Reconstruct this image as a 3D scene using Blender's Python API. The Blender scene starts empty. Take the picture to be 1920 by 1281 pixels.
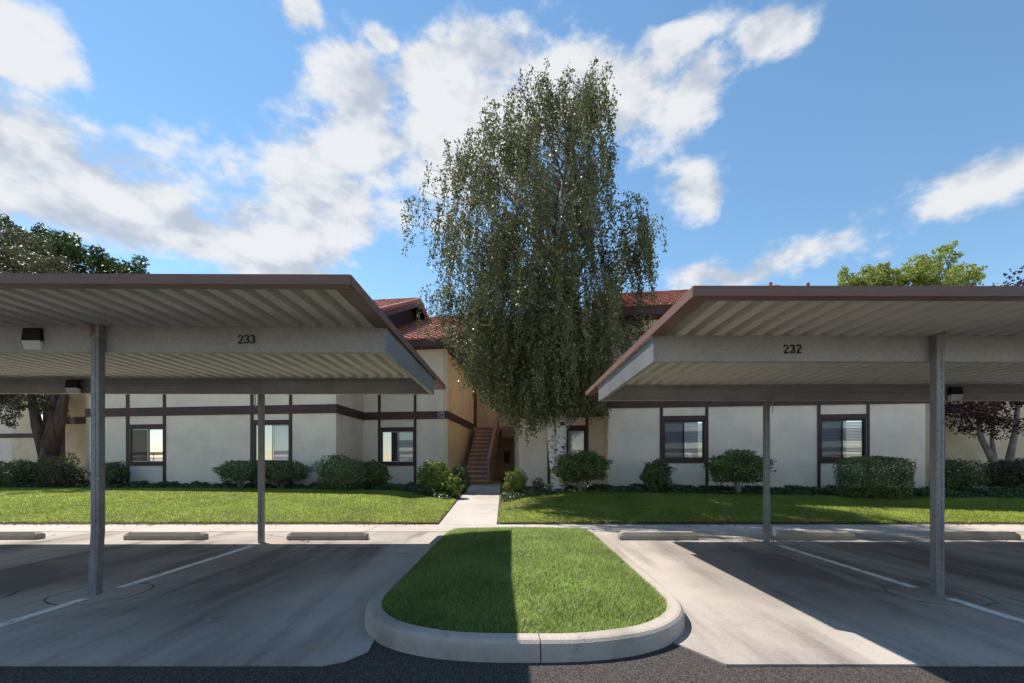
import bpy, math, random
import numpy as np
from mathutils import Vector, Matrix
rad = math.radians
random.seed(7); RNG = np.random.default_rng(11)
scene = bpy.context.scene
COL = scene.collection

# ------------------------------------------------------------------ camera
F, CX, HY, EYE = 880.0, 966.0, 868.0, 1.3      # focal length, centre column and horizon row in photo pixels
cd = bpy.data.cameras.new('camera'); cam = bpy.data.objects.new('camera', cd); COL.objects.link(cam)
cam.location = (0, 0, EYE); cam.rotation_euler = (rad(90), 0, 0)
cd.sensor_width = 36; cd.lens = 36 * F / 1920
cd.shift_x = (960 - CX) / 1920; cd.shift_y = (HY - 640.5) / 1920
cd.clip_start = 0.05; cd.clip_end = 2000
scene.camera = cam
# ------------------------------------------------------------------ light
SUNV = Vector((-0.49, 0.43, 1.0)).normalized()   # towards the sun
sun_el = math.asin(SUNV.z); sun_az = math.atan2(SUNV.x, SUNV.y)
sd = bpy.data.lights.new('sun', 'SUN'); sun = bpy.data.objects.new('sun', sd); COL.objects.link(sun)
sd.energy = 5.0; sd.angle = rad(0.53); sd.color = (1.0, 0.93, 0.83)
sun.rotation_euler = (-SUNV).to_track_quat('-Z', 'Y').to_euler(); sun.location = (-20, 20, 40)
SKY_STRENGTH = 0.092
scene.view_settings.view_transform = 'Standard'; scene.view_settings.look = 'None'
scene.view_settings.gamma = 1.0; scene.view_settings.use_curve_mapping = False
scene.view_settings.exposure = 0.5
scene.cycles.use_light_tree = False; scene.cycles.max_bounces = 4; scene.cycles.diffuse_bounces = 3; scene.cycles.glossy_bounces = 3; scene.cycles.transmission_bounces = 3; scene.cycles.transparent_max_bounces = 6

# ------------------------------------------------------------------ sky with clouds
def nd(nt, t, **kw):
    n = nt.nodes.new(t)
    for k, v in kw.items():
        if k.startswith('i_'):
            n.inputs[int(k[2:]) if k[2:].isdigit() else k[2:].replace('_', ' ')].default_value = v
        else: setattr(n, k, v)
    return n
def mth(nt, op, a, b=None, c=None, clamp=False):
    n = nt.nodes.new('ShaderNodeMath'); n.operation = op; n.use_clamp = clamp
    for i, v in enumerate((a, b, c)):
        if v is None: continue
        if isinstance(v, (int, float)): n.inputs[i].default_value = v
        else: nt.links.new(v, n.inputs[i])
    return n.outputs[0]
def vmth(nt, op, a, b=None):
    n = nt.nodes.new('ShaderNodeVectorMath'); n.operation = op
    for i, v in enumerate((a, b)):
        if v is None: continue
        if isinstance(v, (tuple, list)): n.inputs[i].default_value = v
        else: nt.links.new(v, n.inputs[i])
    return n.outputs['Value'] if op == 'LENGTH' else n.outputs[0]
def smooth(nt, v, a, b):
    n = nt.nodes.new('ShaderNodeMapRange'); n.interpolation_type = 'SMOOTHSTEP'
    nt.links.new(v, n.inputs[0]); n.inputs[1].default_value = a; n.inputs[2].default_value = b
    return n.outputs[0]
# cloud banks: compass/height given as picture directions, radii in the same unit
BANKS = [(80,330,340,122),(330,400,340,108),(600,385,245,95),(25,65,140,75),(690,185,150,78),(860,140,180,85),
         (720,295,190,80),(890,250,195,120),(1120,190,220,92),(1280,180,115,74),(1315,315,90,54),(1250,68,105,38),(1430,85,90,40),
         (1815,340,118,66),(580,498,150,36),(1390,508,200,42),(540,32,65,28),(735,48,48,38)]
def cloud_group():
    g = bpy.data.node_groups.new('cloud_density', 'ShaderNodeTree')
    g.interface.new_socket('Dir', in_out='INPUT', socket_type='NodeSocketVector')
    g.interface.new_socket('Density', in_out='OUTPUT', socket_type='NodeSocketFloat')
    gi = g.nodes.new('NodeGroupInput'); go = g.nodes.new('NodeGroupOutput')
    d0 = gi.outputs[0]
    nw = nd(g, 'ShaderNodeTexNoise', i_Scale=4.2, i_Detail=3.0); g.links.new(d0, nw.inputs['Vector'])
    d = vmth(g, 'ADD', d0, vmth(g, 'MULTIPLY', vmth(g, 'SUBTRACT', nw.outputs['Color'], (0.5, 0.5, 0.5)), (0.20, 0.0, 0.17)))
    f = None
    for (x, y, rx, ry) in BANKS:
        c = Vector(((x - CX) / F, 1, (HY - y) / F)); L = c.length; c /= L
        r = rx / F / L; rz = ry / F / L
        q = vmth(g, 'MULTIPLY', vmth(g, 'SUBTRACT', d, tuple(c)), (1 / r, 1 / r, 1 / rz))
        v = mth(g, 'MULTIPLY', mth(g, 'SUBTRACT', 1.0, vmth(g, 'LENGTH', q)), 1.38)
        f = v if f is None else mth(g, 'SMOOTH_MAX', f, v, 0.25)
    # away from the view broken cumulus from noise alone, thinned to darken the shade
    sep = g.nodes.new('ShaderNodeSeparateXYZ'); g.links.new(d, sep.inputs[0])
    n0 = nd(g, 'ShaderNodeTexNoise', i_Scale=2.3, i_Detail=2.0)
    g.links.new(vmth(g, 'MULTIPLY', d, (1, 1, 1.8)), n0.inputs['Vector'])
    other = mth(g, 'MULTIPLY', mth(g, 'SUBTRACT', n0.outputs[0], 0.585), 4.0)
    side = smooth(g, sep.outputs[1], 0.62, 0.45)
    f = mth(g, 'MAXIMUM', f, mth(g, 'SUBTRACT', mth(g, 'MULTIPLY', mth(g, 'ADD', other, 2.0), side), 2.0))
    n1 = nd(g, 'ShaderNodeTexNoise', i_Scale=6.5, i_Detail=6.0, i_Roughness=0.6)
    g.links.new(vmth(g, 'MULTIPLY', d0, (1, 1, 1.7)), n1.inputs['Vector'])
    f = mth(g, 'ADD', mth(g, 'MAXIMUM', f, -1.2), mth(g, 'MULTIPLY', mth(g, 'SUBTRACT', n1.outputs[0], 0.5), 3.7))
    g.links.new(f, go.inputs[0]); g.interface.new_socket('Puff', in_out='OUTPUT', socket_type='NodeSocketFloat'); g.links.new(n1.outputs[0], go.inputs[1])
    return g
world = bpy.data.worlds.new('World'); scene.world = world; world.use_nodes = True
wt = world.node_tree; wt.nodes.clear()
tc = nd(wt, 'ShaderNodeTexCoord')
sky = nd(wt, 'ShaderNodeTexSky'); sky.sky_type = 'NISHITA'; sky.sun_disc = False
sky.sun_elevation = sun_el; sky.sun_rotation = sun_az; sky.air_density = 1.0; sky.dust_density = 0.0; sky.ozone_density = 1.0
hs = nd(wt, 'ShaderNodeHueSaturation', i_Hue=0.491, i_Saturation=1.10, i_Value=1.42); wt.links.new(sky.outputs[0], hs.inputs['Color'])
cg = cloud_group()
def cloud(vec):
    n = wt.nodes.new('ShaderNodeGroup'); n.node_tree = cg; wt.links.new(vec, n.inputs[0]); return n.outputs[0], n.outputs[1]
D0 = tc.outputs['Generated']
f0, puff = cloud(D0)
alpha = mth(wt, 'MULTIPLY', smooth(wt, f0, 0.0, 0.75), 0.95)
n2 = nd(wt, 'ShaderNodeTexNoise', i_Scale=6.5, i_Detail=4.0, i_Roughness=0.6)
wt.links.new(vmth(wt, 'ADD', vmth(wt, 'MULTIPLY', D0, (1, 1, 1.7)), (-0.025, 0.0, 0.055)), n2.inputs['Vector'])
lit = smooth(wt, mth(wt, 'SUBTRACT', mth(wt, 'SUBTRACT', puff, n2.outputs[0]), mth(wt, 'MULTIPLY', f0, 0.035)), -0.20, 0.06)
cr = nd(wt, 'ShaderNodeMix', data_type='RGBA')
cr.inputs[6].default_value = (4.0, 4.45, 5.2, 1); cr.inputs[7].default_value = (6.7, 6.8, 6.9, 1)
wt.links.new(lit, cr.inputs[0])
mx = nd(wt, 'ShaderNodeMix', data_type='RGBA'); wt.links.new(alpha, mx.inputs[0])
wt.links.new(hs.outputs[0], mx.inputs[6]); wt.links.new(cr.outputs[2], mx.inputs[7])
bg = nd(wt, 'ShaderNodeBackground', i_Strength=SKY_STRENGTH); wt.links.new(mx.outputs[2], bg.inputs[0])
wo = nd(wt, 'ShaderNodeOutputWorld'); wt.links.new(bg.outputs[0], wo.inputs[0])

# ------------------------------------------------------------------ materials
def mat(name, col, rough=0.7, col2=None, scale=4.0, detail=6.0, bump=0.0, bscale=60.0, metallic=0.0, stretch=None, spec=0.3, contrast=(0.35, 0.65)):
    m = bpy.data.materials.new(name); m.use_nodes = True; nt = m.node_tree
    b = nt.nodes['Principled BSDF']; b.inputs['Roughness'].default_value = rough
    b.inputs['Metallic'].default_value = metallic; b.inputs['Specular IOR Level'].default_value = spec
    b.inputs['Base Color'].default_value = (*col, 1)
    t = nd(nt, 'ShaderNodeTexCoord'); src = t.outputs['Object']
    if stretch: src = vmth(nt, 'MULTIPLY', src, stretch)
    if col2:
        n = nd(nt, 'ShaderNodeTexNoise', i_Scale=scale, i_Detail=detail, i_Roughness=0.6); nt.links.new(src, n.inputs['Vector'])
        mxx = nd(nt, 'ShaderNodeMix', data_type='RGBA'); mxx.inputs[6].default_value = (*col, 1); mxx.inputs[7].default_value = (*col2, 1)
        nt.links.new(smooth(nt, n.outputs[0], *contrast), mxx.inputs[0]); nt.links.new(mxx.outputs[2], b.inputs['Base Color'])
    if bump:
        n2 = nd(nt, 'ShaderNodeTexNoise', i_Scale=bscale, i_Detail=4.0); nt.links.new(t.outputs['Object'], n2.inputs['Vector'])
        bp = nd(nt, 'ShaderNodeBump', i_Strength=bump, i_Distance=0.02); nt.links.new(n2.outputs[0], bp.inputs['Height'])
        nt.links.new(bp.outputs[0], b.inputs['Normal'])
    return m
def leafmat(name, dark, light, trans=0.35, rough=0.5, dry=None, lift=0.0):
    m = bpy.data.materials.new(name); m.use_nodes = True; nt = m.node_tree; nt.nodes.clear()
    geo = nd(nt, 'ShaderNodeNewGeometry'); cr = nd(nt, 'ShaderNodeValToRGB')
    cr.color_ramp.elements[0].color = (*dark, 1); cr.color_ramp.elements[1].color = (*light, 1)
    if dry:
        e = cr.color_ramp.elements.new(0.93); e.color = (*light, 1); cr.color_ramp.elements[-1].color = (*dry, 1)
    nt.links.new(geo.outputs['Random Per Island'], cr.inputs[0])
    # slow drift over the whole plant or lawn
    t = nd(nt, 'ShaderNodeTexCoord'); n = nd(nt, 'ShaderNodeTexNoise', i_Scale=1.3, i_Detail=6.0, i_Roughness=0.65); nt.links.new(t.outputs['Object'], n.inputs['Vector'])
    h = nd(nt, 'ShaderNodeHueSaturation'); nt.links.new(cr.outputs[0], h.inputs['Color'])
    nt.links.new(mth(nt, 'MULTIPLY', mth(nt, 'ADD', mth(nt, 'MULTIPLY', n.outputs[0], 1.5), 0.25), mth(nt, 'ADD', mth(nt, 'MULTIPLY', nd(nt, 'ShaderNodeObjectInfo').outputs['Random'], 0.4 if not lift else 0.0), 0.85 if not lift else 1.0)), h.inputs['Value'])
    p = nd(nt, 'ShaderNodeBsdfPrincipled', i_Roughness=rough); p.inputs['Specular IOR Level'].default_value = 0.3
    tr = nd(nt, 'ShaderNodeBsdfTranslucent'); ms = nd(nt, 'ShaderNodeMixShader', i_0=trans)
    nt.links.new(h.outputs[0], p.inputs['Base Color']); nt.links.new(h.outputs[0], tr.inputs[0])
    if lift:     # mown turf reads as a surface: blade normals lean towards the sky
        nn_ = vmth(nt, 'NORMALIZE', vmth(nt, 'ADD', vmth(nt, 'MULTIPLY', geo.outputs['Normal'], (1 - lift,) * 3), (0, 0, lift)))
        nt.links.new(nn_, p.inputs['Normal'])
    nt.links.new(p.outputs[0], ms.inputs[1]); nt.links.new(tr.outputs[0], ms.inputs[2])
    o = nd(nt, 'ShaderNodeOutputMaterial'); nt.links.new(ms.outputs[0], o.inputs[0])
    return m
M = {}
M['ground'] = mat('dry_earth', (0.22, 0.20, 0.17), 0.95, (0.15, 0.135, 0.115), 0.8, bump=0.5, bscale=20)
M['soil'] = mat('soil', (0.075, 0.05, 0.032), 0.95, (0.13, 0.09, 0.06), 6, bump=0.8, bscale=40)
M['turf'] = mat('turf_base', (0.08, 0.11, 0.025), 0.95, (0.15, 0.16, 0.045), 5, bump=0.6, bscale=50)
M['asphalt'] = mat('asphalt', (0.030, 0.026, 0.025), 0.85, (0.135, 0.116, 0.105), 100, 6, bump=1.0, bscale=130, contrast=(0.4, 0.62))
M['stucco'] = mat('grey_stucco', (0.88, 0.745, 0.605), 0.9, (0.78, 0.66, 0.535), 1.1, 9, bump=0.9, bscale=38)
M['tan'] = mat('tan_stucco', (0.80, 0.635, 0.42), 0.9, (0.70, 0.55, 0.36), 1.6, 7, bump=0.8, bscale=38)
M['trim'] = mat('brown_trim', (0.090, 0.042, 0.036), 0.6, (0.068, 0.034, 0.031), 3, bump=0.2, bscale=30)
M['siding'] = mat('dark_siding', (0.055, 0.024, 0.024), 0.7, (0.035, 0.016, 0.016), 14, stretch=(1, 1, 0.05), bump=0.2)
M['stair'] = mat('stair_paint', (0.36, 0.19, 0.145), 0.7, (0.28, 0.15, 0.115), 5, bump=0.2)
M['tread'] = mat('tread_concrete', (0.60, 0.44, 0.34), 0.85, (0.50, 0.36, 0.28), 6, bump=0.3)
M['yellow'] = mat('yellow_paint', (0.65, 0.42, 0.03), 0.7, (0.5, 0.33, 0.05), 20)
M['red'] = mat('red_paint', (0.35, 0.03, 0.025), 0.5)
M['tile'] = mat('clay_tile', (0.44, 0.17, 0.125), 0.7, (0.30, 0.115, 0.09), 2.2, bump=0.3)
M['alu'] = mat('aluminium', (0.45, 0.45, 0.46), 0.4, metallic=0.6)
M['dark_frame'] = mat('bronze_frame', (0.045, 0.035, 0.032), 0.45)
M['screen'] = mat('insect_screen', (0.06, 0.065, 0.075), 0.8)
M['blind'] = mat('white_blind', (0.82, 0.83, 0.85), 0.6)
M['room'] = mat('dim_room', (0.10, 0.09, 0.085), 0.9)
M['brownmetal'] = mat('brown_fascia', (0.19, 0.105, 0.085), 0.5, (0.165, 0.09, 0.074), 1.5, spec=0.4)
M['deck'] = mat('deck_metal', (0.70, 0.67, 0.625), 0.5, (0.54, 0.51, 0.475), 1.3, 5, stretch=(3, 0.5, 1), spec=0.4)
M['rust'] = mat('rusty_steel', (0.30, 0.28, 0.26), 0.6, (0.16, 0.075, 0.03), 14, bump=0.3)
M['black'] = mat('black_housing', (0.012, 0.011, 0.011), 0.4)
M['paint_black'] = mat('black_stencil', (0.018, 0.018, 0.018), 0.7)
M['white_number'] = mat('white_number', (0.72, 0.72, 0.72), 0.6)
M['lens'] = mat('milky_lens', (0.62, 0.64, 0.66), 0.25, spec=0.5)
M['conduit'] = mat('conduit', (0.30, 0.28, 0.26), 0.5, metallic=0.3)
M['white_box'] = mat('white_plastic', (0.65, 0.65, 0.63), 0.5)
M['bark'] = mat('grey_bark', (0.12, 0.085, 0.065), 0.9, (0.06, 0.042, 0.034), 7, stretch=(1, 1, 0.25), bump=1.0, bscale=14)
M['palebark'] = mat('pale_bark', (0.30, 0.27, 0.25), 0.85, (0.17, 0.14, 0.125), 5, bump=0.5, bscale=14)
M['birchbark'] = mat('birch_bark', (0.62, 0.57, 0.50), 0.8, (0.07, 0.05, 0.04), 5.5, 5, stretch=(1, 1, 2.2), bump=0.5, bscale=16, contrast=(0.52, 0.64))
M['twig'] = mat('twig', (0.15, 0.085, 0.065), 0.8)
def galv(name, a, b, metallic):
    m = mat(name, a, 0.5, metallic=metallic, spec=0.4); nt = m.node_tree; p = nt.nodes['Principled BSDF']
    t = nd(nt, 'ShaderNodeTexCoord'); v = nd(nt, 'ShaderNodeTexVoronoi', i_Scale=55.0)
    n = nd(nt, 'ShaderNodeTexNoise', i_Scale=2.2, i_Detail=6.0)
    nt.links.new(t.outputs['Object'], v.inputs['Vector']); nt.links.new(t.outputs['Object'], n.inputs['Vector'])
    s = nd(nt, 'ShaderNodeSeparateColor'); nt.links.new(v.outputs['Color'], s.inputs[0])
    x = nd(nt, 'ShaderNodeMix', data_type='RGBA'); x.inputs[6].default_value = (*a, 1); x.inputs[7].default_value = (*b, 1)
    nt.links.new(mth(nt, 'ADD', mth(nt, 'MULTIPLY', s.outputs[0], 0.5), mth(nt, 'SUBTRACT', mth(nt, 'MULTIPLY', n.outputs[0], 1.6), 0.55), clamp=True), x.inputs[0])
    nt.links.new(x.outputs[2], p.inputs['Base Color'])
    nt.links.new(mth(nt, 'ADD', mth(nt, 'MULTIPLY', s.outputs[1], 0.2), 0.38), p.inputs['Roughness'])
    return m
M['galv'] = galv('galvanised_steel', (0.42, 0.405, 0.39), (0.29, 0.28, 0.27), 0.25)
M['galv_side'] = galv('bare_galvanised_steel', (0.40, 0.41, 0.43), (0.30, 0.31, 0.33), 0.8)
M['post'] = galv('galvanised_post', (0.30, 0.30, 0.31), (0.17, 0.165, 0.165), 0.45)
# windows: see-through pane with a mirror-like skin
gm = bpy.data.materials.new('window_glass'); gm.use_nodes = True; nt = gm.node_tree; nt.nodes.clear()
fr = nd(nt, 'ShaderNodeFresnel', i_IOR=1.55); gl = nd(nt, 'ShaderNodeBsdfGlossy', i_Roughness=0.02); tp = nd(nt, 'ShaderNodeBsdfTransparent')
tp.inputs[0].default_value = (0.90, 0.92, 0.93, 1); ms = nd(nt, 'ShaderNodeMixShader'); o = nd(nt, 'ShaderNodeOutputMaterial')
nt.links.new(mth(nt, 'ADD', mth(nt, 'MULTIPLY', fr.outputs[0], 1.5), 0.08, clamp=True), ms.inputs[0])
nt.links.new(tp.outputs[0], ms.inputs[1]); nt.links.new(gl.outputs[0], ms.inputs[2]); nt.links.new(ms.outputs[0], o.inputs[0])
M['glass'] = gm
gm = bpy.data.materials.new('screen_mesh'); gm.use_nodes = True; nt = gm.node_tree; nt.nodes.clear()
df = nd(nt, 'ShaderNodeBsdfDiffuse'); df.inputs[0].default_value = (0.05, 0.055, 0.065, 1); tp = nd(nt, 'ShaderNodeBsdfTransparent'); ms = nd(nt, 'ShaderNodeMixShader', i_0=0.52); o = nd(nt, 'ShaderNodeOutputMaterial')
nt.links.new(tp.outputs[0], ms.inputs[1]); nt.links.new(df.outputs[0], ms.inputs[2]); nt.links.new(ms.outputs[0], o.inputs[0]); M['mesh_screen'] = gm
# concrete of the stalls: tyre streaks, stains, hairline cracks round the post footings
POSTS = [(-4.13, 4.69), (-4.09, 7.62), (4.15, 4.63), (4.15, 7.62)]
def concrete(name, a, b, streak, cracks=False):
    m = mat(name, a, 0.85, spec=0.25); nt = m.node_tree; p = nt.nodes['Principled BSDF']
    t = nd(nt, 'ShaderNodeTexCoord'); P = t.outputs['Object']
    def noise(scale, detail, st=(1, 1, 1), rough=0.6):
        n = nd(nt, 'ShaderNodeTexNoise', i_Scale=scale, i_Detail=detail, i_Roughness=rough); nt.links.new(vmth(nt, 'MULTIPLY', P, st), n.inputs['Vector']); return n.outputs[0]
    wobn = nd(nt, 'ShaderNodeTexNoise', i_Scale=0.8, i_Detail=5.0); nt.links.new(P, wobn.inputs['Vector'])
    big = noise(0.55, 6, (1, 0.5, 1)); fine = noise(28, 5); st = noise(1.6, 6, (1.5, 0.16, 1)); sp = noise(1.1, 7)
    x = nd(nt, 'ShaderNodeMix', data_type='RGBA'); x.inputs[6].default_value = (*a, 1); x.inputs[7].default_value = (*b, 1)
    k = mth(nt, 'ADD', mth(nt, 'MULTIPLY', smooth(nt, big, 0.38, 0.68), 0.55), mth(nt, 'MULTIPLY', smooth(nt, st, 0.45, 0.75), streak))
    k = mth(nt, 'ADD', k, mth(nt, 'MULTIPLY', mth(nt, 'SUBTRACT', fine, 0.5), 0.5), clamp=True)
    if cracks:      # oily tyre and engine grime mid-stall, doubling as painted carport shade
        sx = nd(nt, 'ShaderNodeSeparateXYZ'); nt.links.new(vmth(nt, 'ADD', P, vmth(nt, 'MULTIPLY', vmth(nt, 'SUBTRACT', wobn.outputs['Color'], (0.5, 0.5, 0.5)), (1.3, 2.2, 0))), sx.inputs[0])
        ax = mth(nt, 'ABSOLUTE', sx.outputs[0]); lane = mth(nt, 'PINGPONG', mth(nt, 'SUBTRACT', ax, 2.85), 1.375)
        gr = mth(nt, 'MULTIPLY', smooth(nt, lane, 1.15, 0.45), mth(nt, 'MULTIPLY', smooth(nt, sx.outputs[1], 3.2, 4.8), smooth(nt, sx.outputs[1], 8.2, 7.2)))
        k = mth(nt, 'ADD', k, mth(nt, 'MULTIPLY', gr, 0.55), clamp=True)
    nt.links.new(k, x.inputs[0])
    y = nd(nt, 'ShaderNodeMix', data_type='RGBA'); y.inputs[7].default_value = (a[0] * 0.78, a[1] * 0.64, a[2] * 0.52, 1)
    nt.links.new(mth(nt, 'MULTIPLY', smooth(nt, sp, 0.55, 0.72), 0.6), y.inputs[0]); nt.links.new(x.outputs[2], y.inputs[6])
    oil = nd(nt, 'ShaderNodeMix', data_type='RGBA'); oil.inputs[7].default_value = (0.05, 0.042, 0.037, 1)
    nt.links.new(mth(nt, 'MULTIPLY', smooth(nt, noise(5.0, 3), 0.69, 0.75), 0.55), oil.inputs[0]); nt.links.new(y.outputs[2], oil.inputs[6])
    out = oil.outputs[2]
    if cracks:
        wob = nd(nt, 'ShaderNodeTexNoise', i_Scale=3.0, i_Detail=4.0); nt.links.new(P, wob.inputs['Vector'])
        W = vmth(nt, 'ADD', P, vmth(nt, 'MULTIPLY', vmth(nt, 'SUBTRACT', wob.outputs['Color'], (0.5, 0.5, 0.5)), (0.22, 0.22, 0)))
        c = None
        for (px, py) in POSTS:
            d = vmth(nt, 'LENGTH', vmth(nt, 'MULTIPLY', vmth(nt, 'SUBTRACT', W, (px, py, 0)), (1, 1, 0)))
            r = smooth(nt, mth(nt, 'ABSOLUTE', mth(nt, 'SUBTRACT', d, 0.40)), 0.012, 0.004); c = r if c is None else mth(nt, 'MAXIMUM', c, r)
        vo = nd(nt, 'ShaderNodeTexVoronoi', feature='DISTANCE_TO_EDGE', i_Scale=0.33); nt.links.new(vmth(nt, 'ADD', W, (3.1, 1.7, 0)), vo.inputs['Vector'])
        gate = smooth(nt, noise(0.4, 2), 0.5, 0.56)
        c = mth(nt, 'MAXIMUM', c, mth(nt, 'MULTIPLY', smooth(nt, vo.outputs['Distance'], 0.0035, 0.001), gate))
        z = nd(nt, 'ShaderNodeMix', data_type='RGBA'); z.inputs[7].default_value = (0.03, 0.027, 0.025, 1)
        nt.links.new(mth(nt, 'MULTIPLY', c, 0.85), z.inputs[0]); nt.links.new(out, z.inputs[6]); out = z.outputs[2]
    nt.links.new(out, p.inputs['Base Color'])
    bp = nd(nt, 'ShaderNodeBump', i_Strength=0.5, i_Distance=0.01); nt.links.new(noise(90, 4, (1, 0.35, 1)), bp.inputs['Height']); nt.links.new(bp.outputs[0], p.inputs['Normal'])
    return m
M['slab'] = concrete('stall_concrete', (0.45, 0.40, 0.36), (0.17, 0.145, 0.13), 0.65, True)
M['walk'] = concrete('walk_concrete', (0.50, 0.45, 0.41), (0.34, 0.30, 0.27), 0.2)
M['kerb'] = concrete('kerb_concrete', (0.46, 0.405, 0.355), (0.22, 0.19, 0.165), 0.5)
M['stop'] = concrete('stop_concrete', (0.36, 0.32, 0.27), (0.20, 0.175, 0.15), 0.4)
sm = mat('worn_white_paint', (0.80, 0.78, 0.75), 0.7, (0.34, 0.32, 0.30), 16, 8, stretch=(1, 0.35, 1), contrast=(0.5, 0.68)); M['stripe'] = sm
M['grass'] = leafmat('lawn_grass', (0.20, 0.28, 0.028), (0.42, 0.53, 0.07), 0.35, 0.55, (0.45, 0.38, 0.16), lift=0.7)
M['island_grass'] = leafmat('island_grass', (0.13, 0.22, 0.035), (0.38, 0.50, 0.12), 0.35, 0.5, (0.46, 0.42, 0.22), lift=0.7)
M['birchleaf'] = leafmat('birch_leaves', (0.06, 0.08, 0.032), (0.18, 0.20, 0.085), 0.3, 0.42, (0.20, 0.11, 0.06))
M['darkleaf'] = leafmat('dark_tree_leaves', (0.02, 0.05, 0.012), (0.07, 0.11, 0.03), 0.3, 0.4)
M['oliveleaf'] = leafmat('olive_leaves', (0.06, 0.07, 0.03), (0.14, 0.14, 0.07), 0.3, 0.45, (0.20, 0.14, 0.09))
M['limeleaf'] = leafmat('yellow_green_leaves', (0.19, 0.25, 0.05), (0.38, 0.42, 0.11), 0.5, 0.5)
M['plumleaf'] = leafmat('plum_leaves', (0.022, 0.010, 0.012), (0.07, 0.028, 0.030), 0.25, 0.4)
M['shrubleaf'] = leafmat('shrub_leaves', (0.035, 0.075, 0.02), (0.19, 0.235, 0.075), 0.25, 0.48, (0.16, 0.13, 0.06))
M['brightleaf'] = leafmat('bright_shrub_leaves', (0.08, 0.14, 0.02), (0.25, 0.32, 0.06), 0.35, 0.4)
M['ivyleaf'] = leafmat('ivy_leaves', (0.022, 0.055, 0.018), (0.085, 0.13, 0.045), 0.2, 0.36)

# ------------------------------------------------------------------ builders
class MB:
    def __init__(s): s.v = []; s.f = []
    def add(s, vs, fs):
        o = len(s.v); s.v += [tuple(v) for v in vs]; s.f += [tuple(i + o for i in f) for f in fs]; return s
    def hexa(s, p): return s.add(p, [(3,2,1,0),(4,5,6,7),(0,1,5,4),(1,2,6,5),(2,3,7,6),(3,0,4,7)])
    def box(s, x0, x1, y0, y1, z0, z1):
        return s.hexa([(x0,y0,z0),(x1,y0,z0),(x1,y1,z0),(x0,y1,z0),(x0,y0,z1),(x1,y0,z1),(x1,y1,z1),(x0,y1,z1)])
    def tube(s, pts, radii, n=6, cap=True):
        pts = [Vector(p) for p in pts]; o = len(s.v); k = len(pts)
        if not hasattr(radii, '__len__'): radii = [radii] * k
        ref = None
        for i, p in enumerate(pts):
            t = (pts[min(i + 1, k - 1)] - pts[max(i - 1, 0)]).normalized()
            if ref is None: ref = t.orthogonal().normalized()
            a = (ref - t * ref.dot(t)); a = a.normalized() if a.length > 1e-6 else t.orthogonal().normalized(); ref = a
            b = t.cross(a)
            for j in range(n):
                an = 2 * math.pi * j / n; s.v.append(tuple(p + (a * math.cos(an) + b * math.sin(an)) * radii[i]))
        for i in range(k - 1):
            for j in range(n): s.f.append((o+i*n+j, o+i*n+(j+1)%n, o+(i+1)*n+(j+1)%n, o+(i+1)*n+j))
        if cap: s.f.append(tuple(o + j for j in reversed(range(n)))); s.f.append(tuple(o+(k-1)*n+j for j in range(n)))
        return s
    def extrude(s, prof, y0, y1, axis='y', at=(0, 0)):    # closed 2-D profile swept along an axis
        n = len(prof); o = len(s.v)
        for y in (y0, y1):
            for (a, b) in prof: s.v.append((a, y, b) if axis == 'y' else (y, a, b))
        for j in range(n): s.f.append((o + j, o + (j + 1) % n, o + n + (j + 1) % n, o + n + j))
        s.f.append(tuple(o + j for j in reversed(range(n)))); s.f.append(tuple(o + n + j for j in range(n)))
        return s
    def mesh(s, name, m, smooth=False):
        me = bpy.data.meshes.new(name); me.from_pydata(s.v, [], s.f); me.materials.append(M[m] if isinstance(m, str) else m)
        import bmesh
        bm = bmesh.new(); bm.from_mesh(me); bmesh.ops.recalc_face_normals(bm, faces=bm.faces); bm.to_mesh(me); bm.free()
        if smooth: me.polygons.foreach_set('use_smooth', [True] * len(me.polygons))
        return me
    def build(s, name, m, parent=None, smooth=False, bevel=0):
        o = bpy.data.objects.new(name, s.mesh(name, m, smooth)); COL.objects.link(o); o.parent = parent
        if bevel:
            b = o.modifiers.new('bevel', 'BEVEL'); b.width = bevel; b.segments = 2; b.limit_method = 'ANGLE'
        return o
def raw_mesh(name, V, polys, m, parent=None):
    """V (n,3), polys (k,c) with constant corner count"""
    me = bpy.data.meshes.new(name); k, c = polys.shape
    me.vertices.add(len(V)); me.vertices.foreach_set('co', V.astype(np.float32).ravel())
    me.loops.add(k * c); me.loops.foreach_set('vertex_index', polys.astype(np.int32).ravel())
    me.polygons.add(k); me.polygons.foreach_set('loop_start', np.arange(0, k * c, c, dtype=np.int32))
    me.update(calc_edges=True); me.validate(); me.materials.append(M[m])
    o = bpy.data.objects.new(name, me); COL.objects.link(o); o.parent = parent; return o
def tag(o, label=None, cat=None, group=None, kind=None):
    if label: o['label'] = label
    if cat: o['category'] = cat
    if group: o['group'] = group
    if kind: o['kind'] = kind
    return o
def empty(name, loc, rz=0):
    o = bpy.data.objects.new(name, None); COL.objects.link(o); o.location = loc; o.rotation_euler = (0, 0, rz); o.empty_display_size = 0.2; return o
def inst(me, name, parent, loc=(0, 0, 0)):
    o = bpy.data.objects.new(name, me); COL.objects.link(o); o.parent = parent; o.location = loc; return o
def px(x, y, d): return Vector(((x - CX) * d / F, d, EYE + (HY - y) * d / F))

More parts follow.
